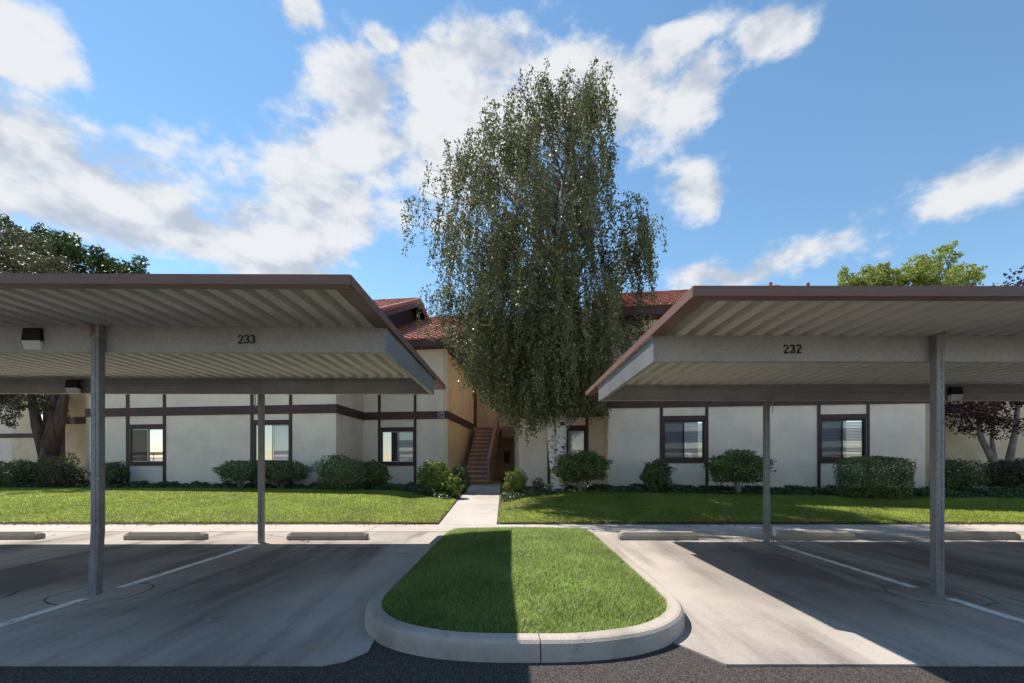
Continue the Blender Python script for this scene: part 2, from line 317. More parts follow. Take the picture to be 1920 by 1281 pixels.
# ------------------------------------------------------------------ ground, drive, stalls, walk
def sheet(name, pts, z, m, depth=0.0):
    n = len(pts); b = MB()
    if depth:
        b.add([(x, y, z) for x, y in pts] + [(x, y, z - depth) for x, y in pts],
              [tuple(range(n))] + [(i, (i + 1) % n, n + (i + 1) % n, n + i) for i in range(n)])
    else: b.add([(x, y, z) for x, y in pts], [tuple(range(n))])
    return b.build(name, m)
tag(sheet('ground', [(-600,-600),(600,-600),(600,600),(-600,600)], -0.06, 'ground'), kind='structure')
tag(sheet('asphalt_drive', [(-60,-9),(60,-9),(60,4.6),(-60,4.6)], -0.014, 'asphalt'), kind='structure')
SC, SH = 0.075, 1.36        # island centre and half width
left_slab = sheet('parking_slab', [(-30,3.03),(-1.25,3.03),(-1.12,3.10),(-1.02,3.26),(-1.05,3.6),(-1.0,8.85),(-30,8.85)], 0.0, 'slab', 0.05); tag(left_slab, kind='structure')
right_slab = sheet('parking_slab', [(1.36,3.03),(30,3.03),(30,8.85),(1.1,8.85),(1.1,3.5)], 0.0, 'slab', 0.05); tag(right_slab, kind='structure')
sw = empty('sidewalk', (0, 0, 0)); tag(sw, kind='structure')
x = -30.0
while x < 30:
    w = 3.02; MB().box(x + 0.005, x + w - 0.005, 8.862, 9.87, -0.05, 0.004).build('paving_panel', 'walk', sw); x += w
# painted bay lines, worn, broken where the posts stand
for parent, X in ((left_slab, -4.11), (right_slab, 4.15)):
    for (a, b) in ((3.12, 4.48), (4.88, 7.35)):
        MB().add([(X-.052,a,.004),(X+.052,a,.004),(X+.052,b,.004),(X-.052,b,.004)], [(0,1,2,3)]).build('painted_line', 'stripe', parent)

WALK0, WALK1 = 9.87, 19.3
def walk_c(y): return -1.0 - 0.022 * (y - 9.87)          # centre line of the entry walk
def walk_z(y): return 0.004 + 0.40 * min(max((y - 9.87) / 8.7, 0), 1)
wk = empty('entry_walk', (walk_c(9.87), 9.87, 0)); tag(wk, kind='structure')
y = WALK0 + 0.008
while y < WALK1:
    y2 = min(y + 1.55, WALK1); h = 0.61
    p = [(walk_c(q) + s * h - wk.location.x, q - wk.location.y, walk_z(q) + dz) for dz in (-0.08, 0) for (q, s) in ((y, -1), (y, 1), (y2 - .01, 1), (y2 - .01, -1))]
    MB().hexa(p).build('paving_panel', 'walk', wk); y = y2
MB().box(-2.9 - wk.location.x, 1.2 - wk.location.x, 9.44, 16.2, 0.30, 0.398).build('breezeway_slab', 'walk', wk)

def sstep(a, b, v): t = np.clip((v - a) / (b - a), 0, 1); return t * t * (3 - 2 * t)
def lawn_z(X, Y):
    t = np.clip((Y - 9.87) / 4.6, 0, 1); z = 0.02 + 0.41 * (1 - (1 - t) ** 2)
    dw = np.abs(X - (-1.0 - 0.022 * (Y - 9.87))) - 0.62
    wz = 0.03 + 0.40 * np.clip((Y - 9.87) / 8.7, 0, 1)
    k = sstep(0.0, 2.2, dw); return wz * (1 - k) + z * k
def terrain(name, x0, x1, y0, y1, m, nx, ny, parent=None, dz=0.0, edge=None):
    xs = np.linspace(0, 1, nx); ys = np.linspace(y0, y1, ny); V = []
    for yy in ys:
        a = x0(yy) if callable(x0) else x0; b = x1(yy) if callable(x1) else x1
        X = a + (b - a) * xs; V.append(np.stack([X, np.full(nx, yy), lawn_z(X, np.full(nx, yy)) + dz], 1))
    V = np.concatenate(V); i = np.arange(nx - 1)[None, :] + np.arange(ny - 1)[:, None] * nx; i = i.ravel()
    return raw_mesh(name, V, np.stack([i, i + 1, i + 1 + nx, i + nx], 1), m, parent)
wl = lambda y: walk_c(y) - 0.62; wr = lambda y: walk_c(y) + 0.62
tag(terrain('planting_bed', -40, wl, 9.872, 30, 'soil', 120, 60), kind='structure')
tag(terrain('planting_bed', wr, 40, 9.872, 30, 'soil', 120, 60), kind='structure')
# back edge of each lawn (where the ivy begins)
def left_back(X): return np.interp(X, [-30, -9, -6, -3.2, -1.9], [16.3, 15.6, 15.0, 14.2, 13.6])
def right_back(X): return np.interp(X, [-0.6, 0.6, 2.0, 3.5, 12, 24], [13.0, 13.6, 13.8, 13.55, 12.45, 12.0])

def blades(name, X, Y, Z, hmin, hmax, w, m, label, cat='grass', parent=None):
    n = len(X); a = RNG.uniform(0, 2 * np.pi, n); h = RNG.uniform(hmin, hmax, n); ww = w * RNG.uniform(0.6, 1.3, n)
    lean = RNG.uniform(0.2, 1.35, n) * h; la = RNG.uniform(0, 2 * np.pi, n)
    dx, dy = np.cos(a) * ww / 2, np.sin(a) * ww / 2
    b0 = np.stack([X - dx, Y - dy, Z], 1); b1 = np.stack([X + dx, Y + dy, Z], 1)
    tp = np.stack([X + np.cos(la) * lean, Y + np.sin(la) * lean, Z + h], 1)
    V = np.stack([b0, b1, tp], 1).reshape(-1, 3); o = raw_mesh(name, V, np.arange(3 * n).reshape(n, 3), m, parent)
    return tag(o, label, cat, kind='stuff')
def lawn(x0, x1, y1, back, side, label):
    base = terrain('lawn', x0, x1, 9.95, y1, 'turf', 90, 40, dz=0.012)
    n = 620000; a = -24 if side < 0 else -1.5; b = 0 if side < 0 else 24
    X = RNG.uniform(a, b, n); Y = RNG.uniform(9.92, 16.5, n)
    e = -1.0 - 0.022 * (Y - 9.87) + side * (0.66 + 0.03 * np.sin(Y * 9))
    ok = (Y < back(X) + 0.1 * np.sin(X * 3.1)) & ((X < e) if side < 0 else (X > e)) & (np.abs(X) < 1.25 * Y * 1.12 + 1) & (Y > 9.94 + 0.025 * np.sin(X * 7))
    bare = np.sin(X * 2.3 + 1.2) * np.sin(Y * 3.1 + X) + RNG.normal(0, 0.5, n)
    ok &= bare < 1.7
    if side > 0: ok &= ~((np.hypot((X - 0.15) / 0.7, (Y - 12.2) / 0.9) < 1) & (RNG.random(n) < 0.72))
    X, Y = X[ok], Y[ok]
    blades('lawn_grass', X, Y, lawn_z(X, Y), 0.025, 0.060, 0.013, 'grass', label)
    tag(base, kind='structure')
lawn(-28, lambda y: wl(y) - 0.05, 14.2, left_back, -1, 'sunlit mown grass left of the entry walk')
lawn(lambda y: wr(y) + 0.05, 28, 12.4, right_back, 1, 'tree shaded mown grass right of the entry walk')

# ------------------------------------------------------------------ kerbed grass island
isl = empty('kerb_island', (SC, 3.08, 0)); tag(isl, 'long rounded concrete kerb round the grass island between two carports', 'kerb')
NO = 4.30
def outline(off, n=46):       # plan of the kerb, from rear left round the nose to rear right, moved inwards by off
    hw = SH - off; pts = []
    for yy in np.linspace(9.0, NO, 16)[:-1]: pts.append((-hw, yy))
    for t in np.linspace(0, math.pi, n):
        c, s_ = math.cos(t), math.sin(t); e = 2 / 2.5
        pts.append((-math.copysign(abs(c) ** e, c) * hw, NO - (1.22 - off) * abs(s_) ** e))
    for yy in np.linspace(NO, 9.0, 16)[1:]: pts.append((hw, yy))
    return pts
prof = [(0.0, -0.05), (0.006, 0.075), (0.013, 0.106), (0.030, 0.125), (0.052, 0.131), (0.132, 0.132), (0.136, 0.08), (0.14, -0.05)]
rings = [outline(o_) for o_, _ in prof]; N = len(rings[0])
def kz(z, yy): return z if z < 0 else max(z * min(max((8.95 - yy) / 1.3, 0.04), 1), 0.002)
cuts = [0, 6, 14, 15 + 23, 15 + 46, N - 8, N - 1]
for a, b in zip(cuts[:-1], cuts[1:]):
    mb = MB(); k = len(prof)
    for i in range(a, b + 1):
        for j in range(k):
            xx, yy = rings[j][i]; q = Vector((xx, yy))
            if i in (a, b) and 0 < i < N - 1:      # open joint
                nb = Vector(rings[j][i + 1 if i == a else i - 1]); q = q + (nb - q).normalized() * 0.004
            mb.v.append((q.x, q.y - 3.08, kz(prof[j][1] + 0.0015 * math.sin(i * 0.9) * (prof[j][1] > 0.1), yy)))
    L = b - a + 1
    for i in range(L - 1):
        for j in range(k - 1): mb.f.append((i*k+j, i*k+j+1, (i+1)*k+j+1, (i+1)*k+j))
    mb.f.append(tuple(range(k))); mb.f.append(tuple((L - 1) * k + j for j in reversed(range(k))))
    mb.build('kerb_segment', 'kerb', isl)
inner = outline(0.134)
def island_in(X, Y, m=0.0):
    hw = SH - 0.137 - m; q = np.clip((NO - Y) / (1.22 - 0.137 - m), 0, 1.0)
    lim = np.where(Y > NO, hw, hw * (1 - q ** 2.5) ** (1 / 2.5)); return (np.abs(X - SC) < lim) & (Y > NO - 1.22 + 0.137 + m) & (Y < 8.98)
def isl_z(X, Y):
    r = np.clip(1 - np.abs(X - SC) / 1.2, 0, 1); e = sstep(3.2, 4.6, Y) * (1 - sstep(7.2, 9.0, Y) * 0.75)
    return 0.098 * (1 - sstep(7.8, 9.0, Y) * 0.8) + 0.10 * np.sqrt(r) * e
tv = np.array([(p[0] + SC, p[1]) for p in inner]); cx_ = np.array([SC, 0]); V = []; 
S = np.linspace(0, 1, 12)
for s_ in S: V.append(np.stack([SC + (tv[:, 0] - SC) * s_, tv[:, 1] * 1.0, isl_z(SC + (tv[:, 0] - SC) * s_, tv[:, 1])], 1))
for k_, s_ in enumerate(S): V[k_][:, 1] = np.where(tv[:, 1] > NO, tv[:, 1], NO + (tv[:, 1] - NO) * 1.0)
V = np.concatenate(V); nn = len(tv); i = (np.arange(nn - 1)[None, :] + np.arange(len(S) - 1)[:, None] * nn).ravel()
turf = raw_mesh('island_turf', V, np.stack([i, i + 1, i + 1 + nn, i + nn], 1), 'turf'); tag(turf, kind='structure')
n = 330000; X = RNG.uniform(-1.4, 1.5, n); Y = 3.0 + 6.0 * RNG.random(n) ** 1.25; ok = island_in(X, Y); X, Y = X[ok], Y[ok]
tuft = 0.5 + 0.5 * np.sin(X * 5.1 + np.sin(Y * 3.3) * 2) * np.sin(Y * 4.3 + X * 1.7)
keep = RNG.random(len(X)) < 0.55 + 0.45 * tuft; X, Y = X[keep], Y[keep]
g = blades('island_grass', X, Y, isl_z(X, Y) - 0.005, 0.018, 0.058, 0.0085, 'island_grass', 'thick short grass filling the kerbed island between the carports')

# ------------------------------------------------------------------ wheel stops
def stop_mesh():
    b = MB(); h, w, L, c = 0.125, 0.085, 0.665, 0.07
    pr = [(-w, 0), (w, 0), (w, h * 0.55), (w * 0.62, h), (-w * 0.62, h), (-w, h * 0.55)]; k = len(pr)
    for (xx, s_) in ((-L, 0.72), (-L + c, 1), (L - c, 1), (L, 0.72)):
        for (a, z) in pr: b.v.append((xx, a, 0.003 + z * (s_ if z > h * 0.6 else 1)))
    for i in range(3):
        for j in range(k): b.f.append((i*k+j, i*k+(j+1)%k, (i+1)*k+(j+1)%k, (i+1)*k+j))
    b.f.append(tuple(reversed(range(k)))); b.f.append(tuple(3 * k + j for j in range(k)))
    return b.mesh('wheel_stop', 'stop')
sm_ = stop_mesh()
for (X, yy, rz, lab) in ((-3.18, 7.98, 0.3, 'concrete wheel stop in the stall nearest the island, under the 233 carport'),
                         (-5.93, 7.98, -0.4, 'concrete wheel stop between the two left carport posts'),
                         (-8.78, 8.02, 0.5, 'concrete wheel stop cut by the left picture edge'),
                         (2.42, 7.98, 0.4, 'sunlit concrete wheel stop just right of the grass island'),
                         (5.05, 7.98, -1.2, 'concrete wheel stop right beside the slim rear post of the 232 carport'),
                         (7.88, 8.02, -0.6, 'concrete wheel stop with dry leaves under it, right of the thick front post')):
    o = inst(sm_, 'wheel_stop', None, (X, yy, 0)); o.rotation_euler = (0, 0, rad(rz)); tag(o, lab, 'wheel stop', 'concrete wheel stops at the heads of the stalls')

# ------------------------------------------------------------------ lettering
def arc(cx, cy, rx, ry, a0, a1, n=10): return [(cx + rx * math.cos(rad(a0 + (a1 - a0) * i / n)), cy + ry * math.sin(rad(a0 + (a1 - a0) * i / n))) for i in range(n + 1)]
GL = {'2': [arc(.3, .72, .24, .24, 165, 95, 5), arc(.3, .72, .24, .24, 70, -40, 8) + [(.08, .06)], [(.06, .05), (.27, .05)], [(.34, .05), (.56, .05)]],
      '3': [arc(.28, .74, .23, .21, 160, 100, 4), arc(.28, .74, .23, .21, 75, -75, 8), arc(.28, .28, .25, .24, 75, -75, 8), arc(.28, .28, .25, .24, -105, -160, 4)],
      '0': [arc(.3, .5, .24, .45, 75, -75, 12), arc(.3, .5, .24, .45, 105, 255, 12)],
      '4': [[(.44, 0), (.44, .98), (.04, .3), (.6, .3)]], '1': [[(.3, 0), (.3, .98), (.16, .8)]],
      '5': [[(.52, .95), (.14, .95), (.1, .56)], arc(.28, .3, .25, .28, 110, -150, 12)]}
def lettering(text, h, w, m, parent, origin, right, up, out, slant=0.0):
    mb = MB(); right, up, out, origin = Vector(right), Vector(up), Vector(out), Vector(origin)
    for ci, ch in enumerate(text):
        for st in GL[ch]:
            pts = [Vector((x_ + slant * y_ + ci * 0.74, y_)) for x_, y_ in st]
            for a, b in zip(pts[:-1], pts[1:]):
                d = (b - a).normalized(); nrm = Vector((-d.y, d.x)) * w / 2; a2, b2 = a - d * w * 0.2, b + d * w * 0.2
                quad = [origin + right * (q.x * h) + up * (q.y * h) for q in (a2 - nrm, b2 - nrm, b2 + nrm, a2 + nrm)]
                lift = out * (0.0008 + 0.0002 * len(mb.f))       # strokes overlap: never in one plane
                mb.add([q + lift for q in quad], [(0, 1, 2, 3)])
    return mb.build('number', m, parent)

# ------------------------------------------------------------------ carports
PITCH = 0.188
def cprofile(h, fl, t, lip, s):      # C section in (y, z): web at y=0, flanges towards s
    o_ = [(0, 0), (s*fl, 0), (s*fl, lip), (s*(fl-t), lip), (s*(fl-t), t), (s*t, t), (s*t, h-t), (s*(fl-t), h-t), (s*(fl-t), h-lip), (s*fl, h-lip), (s*fl, h), (0, h)]
    return o_
def carport(side, x_end, yf, yr, y0, y1, zb, rot, label, posts, number, nx_, nz_):
    """side -1: runs left from x_end, +1: runs right. yf/yr: beam planes, y0/y1: roof edges, zb: underside of beams"""
    root = empty('carport', (x_end, yf, 0), rot); tag(root, label, 'carport', 'carports either side of the island')
    LEN = 12.4; bh = 0.256; zt = zb + bh; s = side
    fx = lambda X: X - x_end
    def xr(a, b): return (min(s * a, s * b), max(s * a, s * b))
    a, b = xr(0.03, LEN)
    mb = MB().extrude([(p, zb + z) for p, z in cprofile(bh, 0.065, 0.005, 0.02, 1)], a, b, 'x'); mb.build('front_beam', 'galv', root)
    dy = yr - yf
    MB().extrude([(dy + p, zb + z) for p, z in cprofile(bh, 0.065, 0.005, 0.02, -1)], a, b, 'x').build('rear_beam', 'galv', root)
    a, b = xr(0.018, 0.026)
    MB().box(a, b, -0.012, dy + 0.012, zb - 0.003, zt - 0.002).build('side_beam', 'galv_side', root)
    MB().box(*xr(0.027, 0.075), 0.07, dy - 0.07, zb + 0.001, zb + 0.006).build('side_beam_flange', 'galv', root)
    # roof sheets, one trough and rib each
    r0, r1 = y0 - yf, y1 - yf
    t = 0.0022; P = [(0, 0), (0.088, 0), (0.106, 0.060), (0.168, 0.060), (PITCH, 0.0)]
    top = [(p, z + t) for p, z in P]; pr = P + top[::-1]
    mb = MB().extrude([(p, z) for p, z in pr], r0 + 0.012, r1 - 0.012, 'y'); me = mb.mesh('roof_sheet', 'deck')
    for i in range(int((LEN - 0.05) / PITCH)):
        X = 0.045 + i * PITCH
        inst(me, 'roof_sheet', root, (X if s > 0 else -X - PITCH, 0, zt + 0.001 + 0.0006 * (i % 2)))
    # brown edge trim: lip + flange below the sheets
    zf = zt - 0.004
    def trim(name, x0, x1, ya, yb): return MB().box(x0, x1, ya, yb, zf - 0.004, zf + 0.072).build(name, 'brownmetal', root)
    a, b = xr(-0.012, LEN); trim('front_fascia', a, b, r0 - 0.004, r0 + 0.008); trim('rear_fascia', a, b, r1 - 0.008, r1 + 0.004)
    a, b = xr(-0.018, -0.006); trim('side_fascia', a, b, r0 + 0.009, r1 - 0.009)
    MB().box(*xr(-0.005, 0.085), r0 + 0.009, r1 - 0.009, zf + 0.067, zf + 0.071).build('side_cap', 'brownmetal', root)
    a, b = xr(0.0, LEN)
    MB().box(a, b, r0 + 0.009, r0 + 0.10, zf - 0.006, zf - 0.002).build('front_fascia_flange', 'brownmetal', root)
    MB().box(a, b, r1 - 0.10, r1 - 0.009, zf - 0.006, zf - 0.002).build('rear_fascia_flange', 'brownmetal', root)
    for (ya, yb) in ((r0 + 0.101, -0.014), (dy + 0.014, r1 - 0.101)):
        MB().box(*xr(-0.005, 0.125), ya, yb, zf - 0.007, zf - 0.003).build('side_fascia_flange', 'brownmetal', root)
    # posts: front ones in front of the beam, rear ones behind theirs
    w = 0.04
    for (X, front, bend) in posts:
        xl = fx(X); yc = -w - 0.003 if front else dy + w + 0.003; top_z = zt - 0.004
        mb = MB(); lv = [(-0.03, bend), (0.45, bend * 0.35), (0.62, 0.0), (top_z, 0.0)]
        for (z, q) in lv:
            for (u_, v_) in ((-w, -w), (w, -w), (w, w), (-w, w)): mb.v.append((xl + u_ + q, yc + v_, z))
        for i in range(3):
            for j in range(4): mb.f.append((i*4+j, i*4+(j+1)%4, (i+1)*4+(j+1)%4, (i+1)*4+j))
        mb.f.append((12, 13, 14, 15))
        po = mb.build('post', 'post', root, bevel=0.006)
        MB().box(xl + w * 0.2, xl + w * 0.2 + 0.005, yc - w - 0.003, yc - w - 0.0005, 0.1, top_z - 0.05).build('seam', 'post', po)
        if front: MB().box(xl - w - 0.002, xl + w + 0.002, yc - w - 0.002, yc + w - 0.002, top_z - 0.13, top_z + 0.002).build('rusty_cap', 'rust' if s < 0 else 'post', po)
        for bx_ in (-0.02, 0.02):
            for bz in (0.06, 0.12, 0.18):
                yb = -0.004 if front else dy - 0.012
                MB().tube([(xl + bx_, yb if front else dy - 0.006, zb + bz), (xl + bx_, yb - 0.006, zb + bz)], 0.007, 6).build('bolt', 'conduit', po) if not front else None
    lettering(number, 0.083, 0.19, 'paint_black', root, (fx(nx_), -0.0005, nz_), (1, 0, 0), (0, 0, 1), (0, -1, 0))
    # wiring along the open side of the rear beam
    xp = fx([p[0] for p in posts if not p[1]][0]); cy = dy - 0.075
    for k_, (zz, r) in enumerate(((0.165, 0.007), (0.13, 0.006)) if s < 0 else ((0.13, 0.007),)):
        st = xp + (s * 0.03)
        pts = [(s * (LEN - 0.2), cy, zb + zz + 0.004), (st + s * 0.6, cy, zb + zz)] + ([(st + s * 0.10, cy, zb + zz - 0.004), (st + s * 0.03, cy, zb + zz - 0.05), (st + s * 0.005, cy, zb - 0.02), (st + s * 0.002, cy, zb - 0.22)] if k_ == 0 else [(st + s * 0.2, cy, zb + zz)])
        MB().tube(pts, r, 6).build('conduit', 'conduit', root)
    return root
cl = carport(-1, -1.275, 4.71, 7.62, 3.57, 8.68, 2.408, rad(0.45), 'left metal carport numbered 233 with thick leaning front post', [(-4.13, True, -0.03), (-4.11, False, 0), (-9.7, True, 0), (-9.7, False, 0)], '233', -2.772, 2.495)
cr_ = carport(1, 1.352, 4.66, 7.66, 3.53, 8.80, 2.308, rad(0.2), 'right metal carport numbered 232 with straight posts', [(4.16, True, 0.0), (4.14, False, 0), (9.75, True, 0), (9.75, False, 0)], '232', 2.665, 2.39)
# the row across the drive, mirrored as a dark band in the window panes
def far_carport(x0, x1, yf, zb, label):
    r = empty('carport', ((x0 + x1) / 2, yf, 0)); tag(r, label, 'carport', 'carports across the drive'); h = (x1 - x0) / 2
    for nm, yy in (('front_beam', 0), ('rear_beam', -2.95)): MB().box(-h, h, yy - .06, yy, zb, zb + .256).build(nm, 'galv', r)
    n = int(2 * h / 0.376); mb = MB()
    for i in range(n):
        X = -h + i * 0.376; mb.add([(X + a, yy, zb + .258 + z) for yy in (1.1, -4.0) for a, z in ((0, 0), (.2, 0), (.23, .06), (.346, .06), (.376, 0))], [(k, k + 1, k + 6, k + 5) for k in range(4)])
    mb.build('roof_sheets', 'deck', r)
    for nm, yy in (('front_fascia', 1.1), ('rear_fascia', -4.02)): MB().box(-h - .01, h + .01, yy, yy + .012, zb + .25, zb + .33).build(nm, 'brownmetal', r)
    pm_ = MB().box(-.04, .04, -.04, .04, -.02, zb + .25).mesh('post', 'post')
    for i in range(int(h / 2.75)):
        for yy in (.041, -3.06): inst(pm_, 'post', r, (-h + 1.5 + i * 5.5, yy, 0))
far_carport(-100, -1.3, -17.2, 2.4, 'long carport across the drive mirrored in the left windows')
far_carport(1.35, 52, -17.2, 2.3, 'long carport across the drive mirrored in the right windows')
bwl = empty('added_reflection_wall', (0, -24, 0)); tag(bwl, 'added pale wall across the drive, unseen but for its reflection low in the windows', 'wall')  # wall added behind the camera to put a pale band in the panes
MB().box(-110, 60, -.1, .1, -.05, 2.05).build('panel', 'stucco', bwl); MB().box(-110, 60, -.14, .14, 2.053, 2.13).build('coping', 'walk', bwl)
tag(sheet('far_paving', [(-60,-23.8),(60,-23.8),(60,-9.02),(-60,-9.02)], -0.010, 'walk'), kind='structure')
def wallpack(loc, w, h, label):
    r = empty('wall_light', loc); tag(r, label, 'light', 'carport wall lights')
    MB().hexa([(-w/2,-.085,h*.42),(w/2,-.085,h*.42),(w/2,0,h*.36),(-w/2,0,h*.36),(-w/2*.92,-.075,h),(w/2*.92,-.075,h),(w/2*.92,0,h),(-w/2*.92,0,h)]).build('housing', 'black', r, bevel=0.008)
    MB().hexa([(-w/2*.84,-.06,0),(w/2*.84,-.06,0),(w/2*.88,-.005,0),(-w/2*.88,-.005,0),(-w/2*.97,-.086,h*.415),(w/2*.97,-.086,h*.415),(w/2*.97,-.004,h*.355),(-w/2*.97,-.004,h*.355)]).build('lens', 'lens', r, bevel=0.006)
wallpack((-4.80, 4.73, 2.425), 0.195, 0.215, 'black wall light with milky lens on the front beam, upper left')
wallpack((-7.05, 7.53, 2.40), 0.20, 0.225, 'wall light on the left rear beam just left of the thick post')
wallpack((7.06, 7.57, 2.305), 0.19, 0.215, 'wall light on the right rear beam beside the thick post')
ob = empty('outlet_box', (4.235, 7.70, 0.11)); tag(ob, 'small pale outlet box at the foot of the slim right post', 'box')
MB().box(-.035, .035, -.03, .03, 0.0, 0.15).build('cover', 'white_box', ob, bevel=0.006); MB().tube([(0, 0, 0), (0, 0, -0.1)], 0.011, 6).build('pipe', 'conduit', ob)

# ------------------------------------------------------------------ buildings
TH = rad(8.1); U = Vector((math.cos(TH), -math.sin(TH))); W = Vector((math.sin(TH), math.cos(TH)))
Z0, ZTOP = 0.40, 5.72
class Wall:
    def __init__(s, parent, p0, p1, m, z0=Z0, z1=ZTOP, holes=(), name='wall', th=0.16):
        s.parent = parent; s.p0 = Vector(p0); s.d = (Vector(p1) - s.p0); s.L = s.d.length; s.d.normalize()
        s.n = Vector((s.d.y, -s.d.x))       # outward (to the right of travel p0->p1 ... towards the camera for left-to-right walls)
        s.o = Vector(parent.location).to_2d()
        if m:
            ss = sorted({0, s.L, *[h[0] for h in holes], *[h[1] for h in holes]}); zz = sorted({z0, z1, *[h[2] for h in holes], *[h[3] for h in holes]})
            mb = MB()
            for a, b in zip(ss[:-1], ss[1:]):
                run = None
                for c, d in zip(zz[:-1], zz[1:]):
                    if any(h[0] <= (a + b) / 2 <= h[1] and h[2] <= (c + d) / 2 <= h[3] for h in holes):
                        if run: s.bar(mb, a, b, run[0], run[1], -th, 0); run = None
                    else: run = (run[0], d) if run else (c, d)
                if run: s.bar(mb, a, b, run[0], run[1], -th, 0)
            mb.build(name, m, parent)
    def pt(s, a, off, z): q = s.p0 + s.d * a + s.n * off - s.o; return (q.x, q.y, z)
    def bar(s, mb, a, b, c, d, o0, o1): return mb.hexa([s.pt(a, o1, c), s.pt(b, o1, c), s.pt(b, o0, c), s.pt(a, o0, c), s.pt(a, o1, d), s.pt(b, o1, d), s.pt(b, o0, d), s.pt(a, o0, d)])
    def piece(s, name, m, a, b, c, d, o0, o1, parent=None, bevel=0): return s.bar(MB(), a, b, c, d, o0, o1).build(name, m, parent or s.parent, bevel=bevel)
    def s_at(s, x):      # distance along the wall met by the sight line of a picture column
        k = (x - CX) / F; return (k * s.p0.y - s.p0.x) / (s.d.x - k * s.d.y)
    def z_at(s, x, y): d = (s.p0 + s.d * s.s_at(x)).y; return EYE + (HY - y) * d / F
BAND = (3.0, 3.3)
def window(wl_, a, b, z0, z1, blinds=True, opened=0.0):
    """sliding window in the hole a..b, z0..z1"""
    wn = MB(); f = 0.045
    for (q0, q1, r0, r1) in ((a, b, z0, z0 + f), (a, b, z1 - f, z1), (a, a + f, z0 + f, z1 - f), (b - f, b, z0 + f, z1 - f)): wl_.bar(wn, q0, q1, r0, r1, -0.10, -0.02)
    w_ = wn.build('window', 'dark_frame', wl_.parent); m = (a + b) / 2
    sash = MB(); g = 0.025
    for (p, q, o_) in ((a + f, m + 0.02, -0.045), (m - 0.02, b - f, -0.08)):
        for (q0, q1, r0, r1) in ((p, q, z0 + f, z0 + f + g), (p, q, z1 - f - g, z1 - f), (p, p + g, z0 + f + g, z1 - f - g), (q - g, q, z0 + f + g, z1 - f - g)): wl_.bar(sash, q0, q1, r0, r1, o_ - 0.02, o_)
    sash.build('sash', 'alu' if not blinds else 'dark_frame', w_)
    for (p, q, o_) in ((a + f + g, m + 0.02 - g, -0.052), (m - 0.02 + g, b - f - g, -0.088)):
        mb = MB(); mb.add([wl_.pt(p, o_, z0 + f + g), wl_.pt(q, o_, z0 + f + g), wl_.pt(q, o_, z1 - f - g), wl_.pt(p, o_, z1 - f - g)], [(0, 1, 2, 3)]); mb.build('pane', 'glass', w_)
    sc_ = MB(); sc_.add([wl_.pt(a + f + g, -0.038, z0 + f + g), wl_.pt(m, -0.038, z0 + f + g), wl_.pt(m, -0.038, z1 - f - g), wl_.pt(a + f + g, -0.038, z1 - f - g)], [(0, 1, 2, 3)]); sc_.build('insect_screen', 'mesh_screen', w_)
    sl = MB(); n = int((z1 - z0 - 0.1) / 0.045)
    for i in range(n):
        z = z0 + 0.06 + i * 0.045; lo, hi = (-0.142, -0.122)
        if not blinds and i < n * 0.0: continue
        x0_, x1_ = (a + 0.05, b - 0.05) if blinds else (m + 0.0, b - 0.05)
        sl.add([wl_.pt(x0_, hi, z - 0.018), wl_.pt(x1_, hi, z - 0.018), wl_.pt(x1_, lo, z + 0.022), wl_.pt(x0_, lo, z + 0.022)], [(0, 1, 2, 3)])
    tag(sl.build('blind_slats', 'blind', w_), kind='stuff')
    bx = MB(); wl_.bar(bx, a - 0.05, b + 0.05, z0 - 0.05, z1 + 0.05, -1.2, -1.15); bx.build('room_wall', 'room', w_)
def dress(wl_, wins, verts, band=True, blinds=True, ztop=ZTOP, b0=0.0, b1=0.0):
    """wins: (x0,x1,ytop,ybottom) in picture columns; verts: board columns (x0,x1)"""
    P = wl_.parent; vs = []
    for (x0, x1) in verts:
        a, b = wl_.s_at(x0), wl_.s_at(x1); vs.append((a, b))
        wl_.piece('trim_board', 'trim', a, b, Z0, BAND[0] - 0.003, 0.0, 0.028, bevel=0.004); wl_.piece('trim_board', 'trim', a, b, BAND[1] + 0.003, ztop, 0.0, 0.028, bevel=0.004)
    if band: wl_.piece('band_board', 'trim', -b0, wl_.L + b1, BAND[0], BAND[1], 0.0, 0.042, bevel=0.005)
def facade(parent, p0, p1, m, wins=(), verts=(), blinds=True, **kw):
    t = Wall(parent, p0, p1, None); holes = []
    for (x0, x1, y0, y1) in wins:
        xm = (x0 + x1) / 2; holes.append((t.s_at(x0), t.s_at(x1), t.z_at(xm, y1), t.z_at(xm, y0)))
    w_ = Wall(parent, p0, p1, m, holes=holes)
    for h in holes:
        window(w_, *h, blinds=blinds)
        e0, e1 = h[0], h[1]
        w_.piece('head_board', 'trim', e0 + 0.002, e1 - 0.002, h[3], h[3] + 0.12, 0.0, 0.024); w_.piece('sill_board', 'trim', e0 + 0.002, e1 - 0.002, h[2] - 0.10, h[2], 0.0, 0.034)
    dress(w_, wins, verts, **kw); return w_
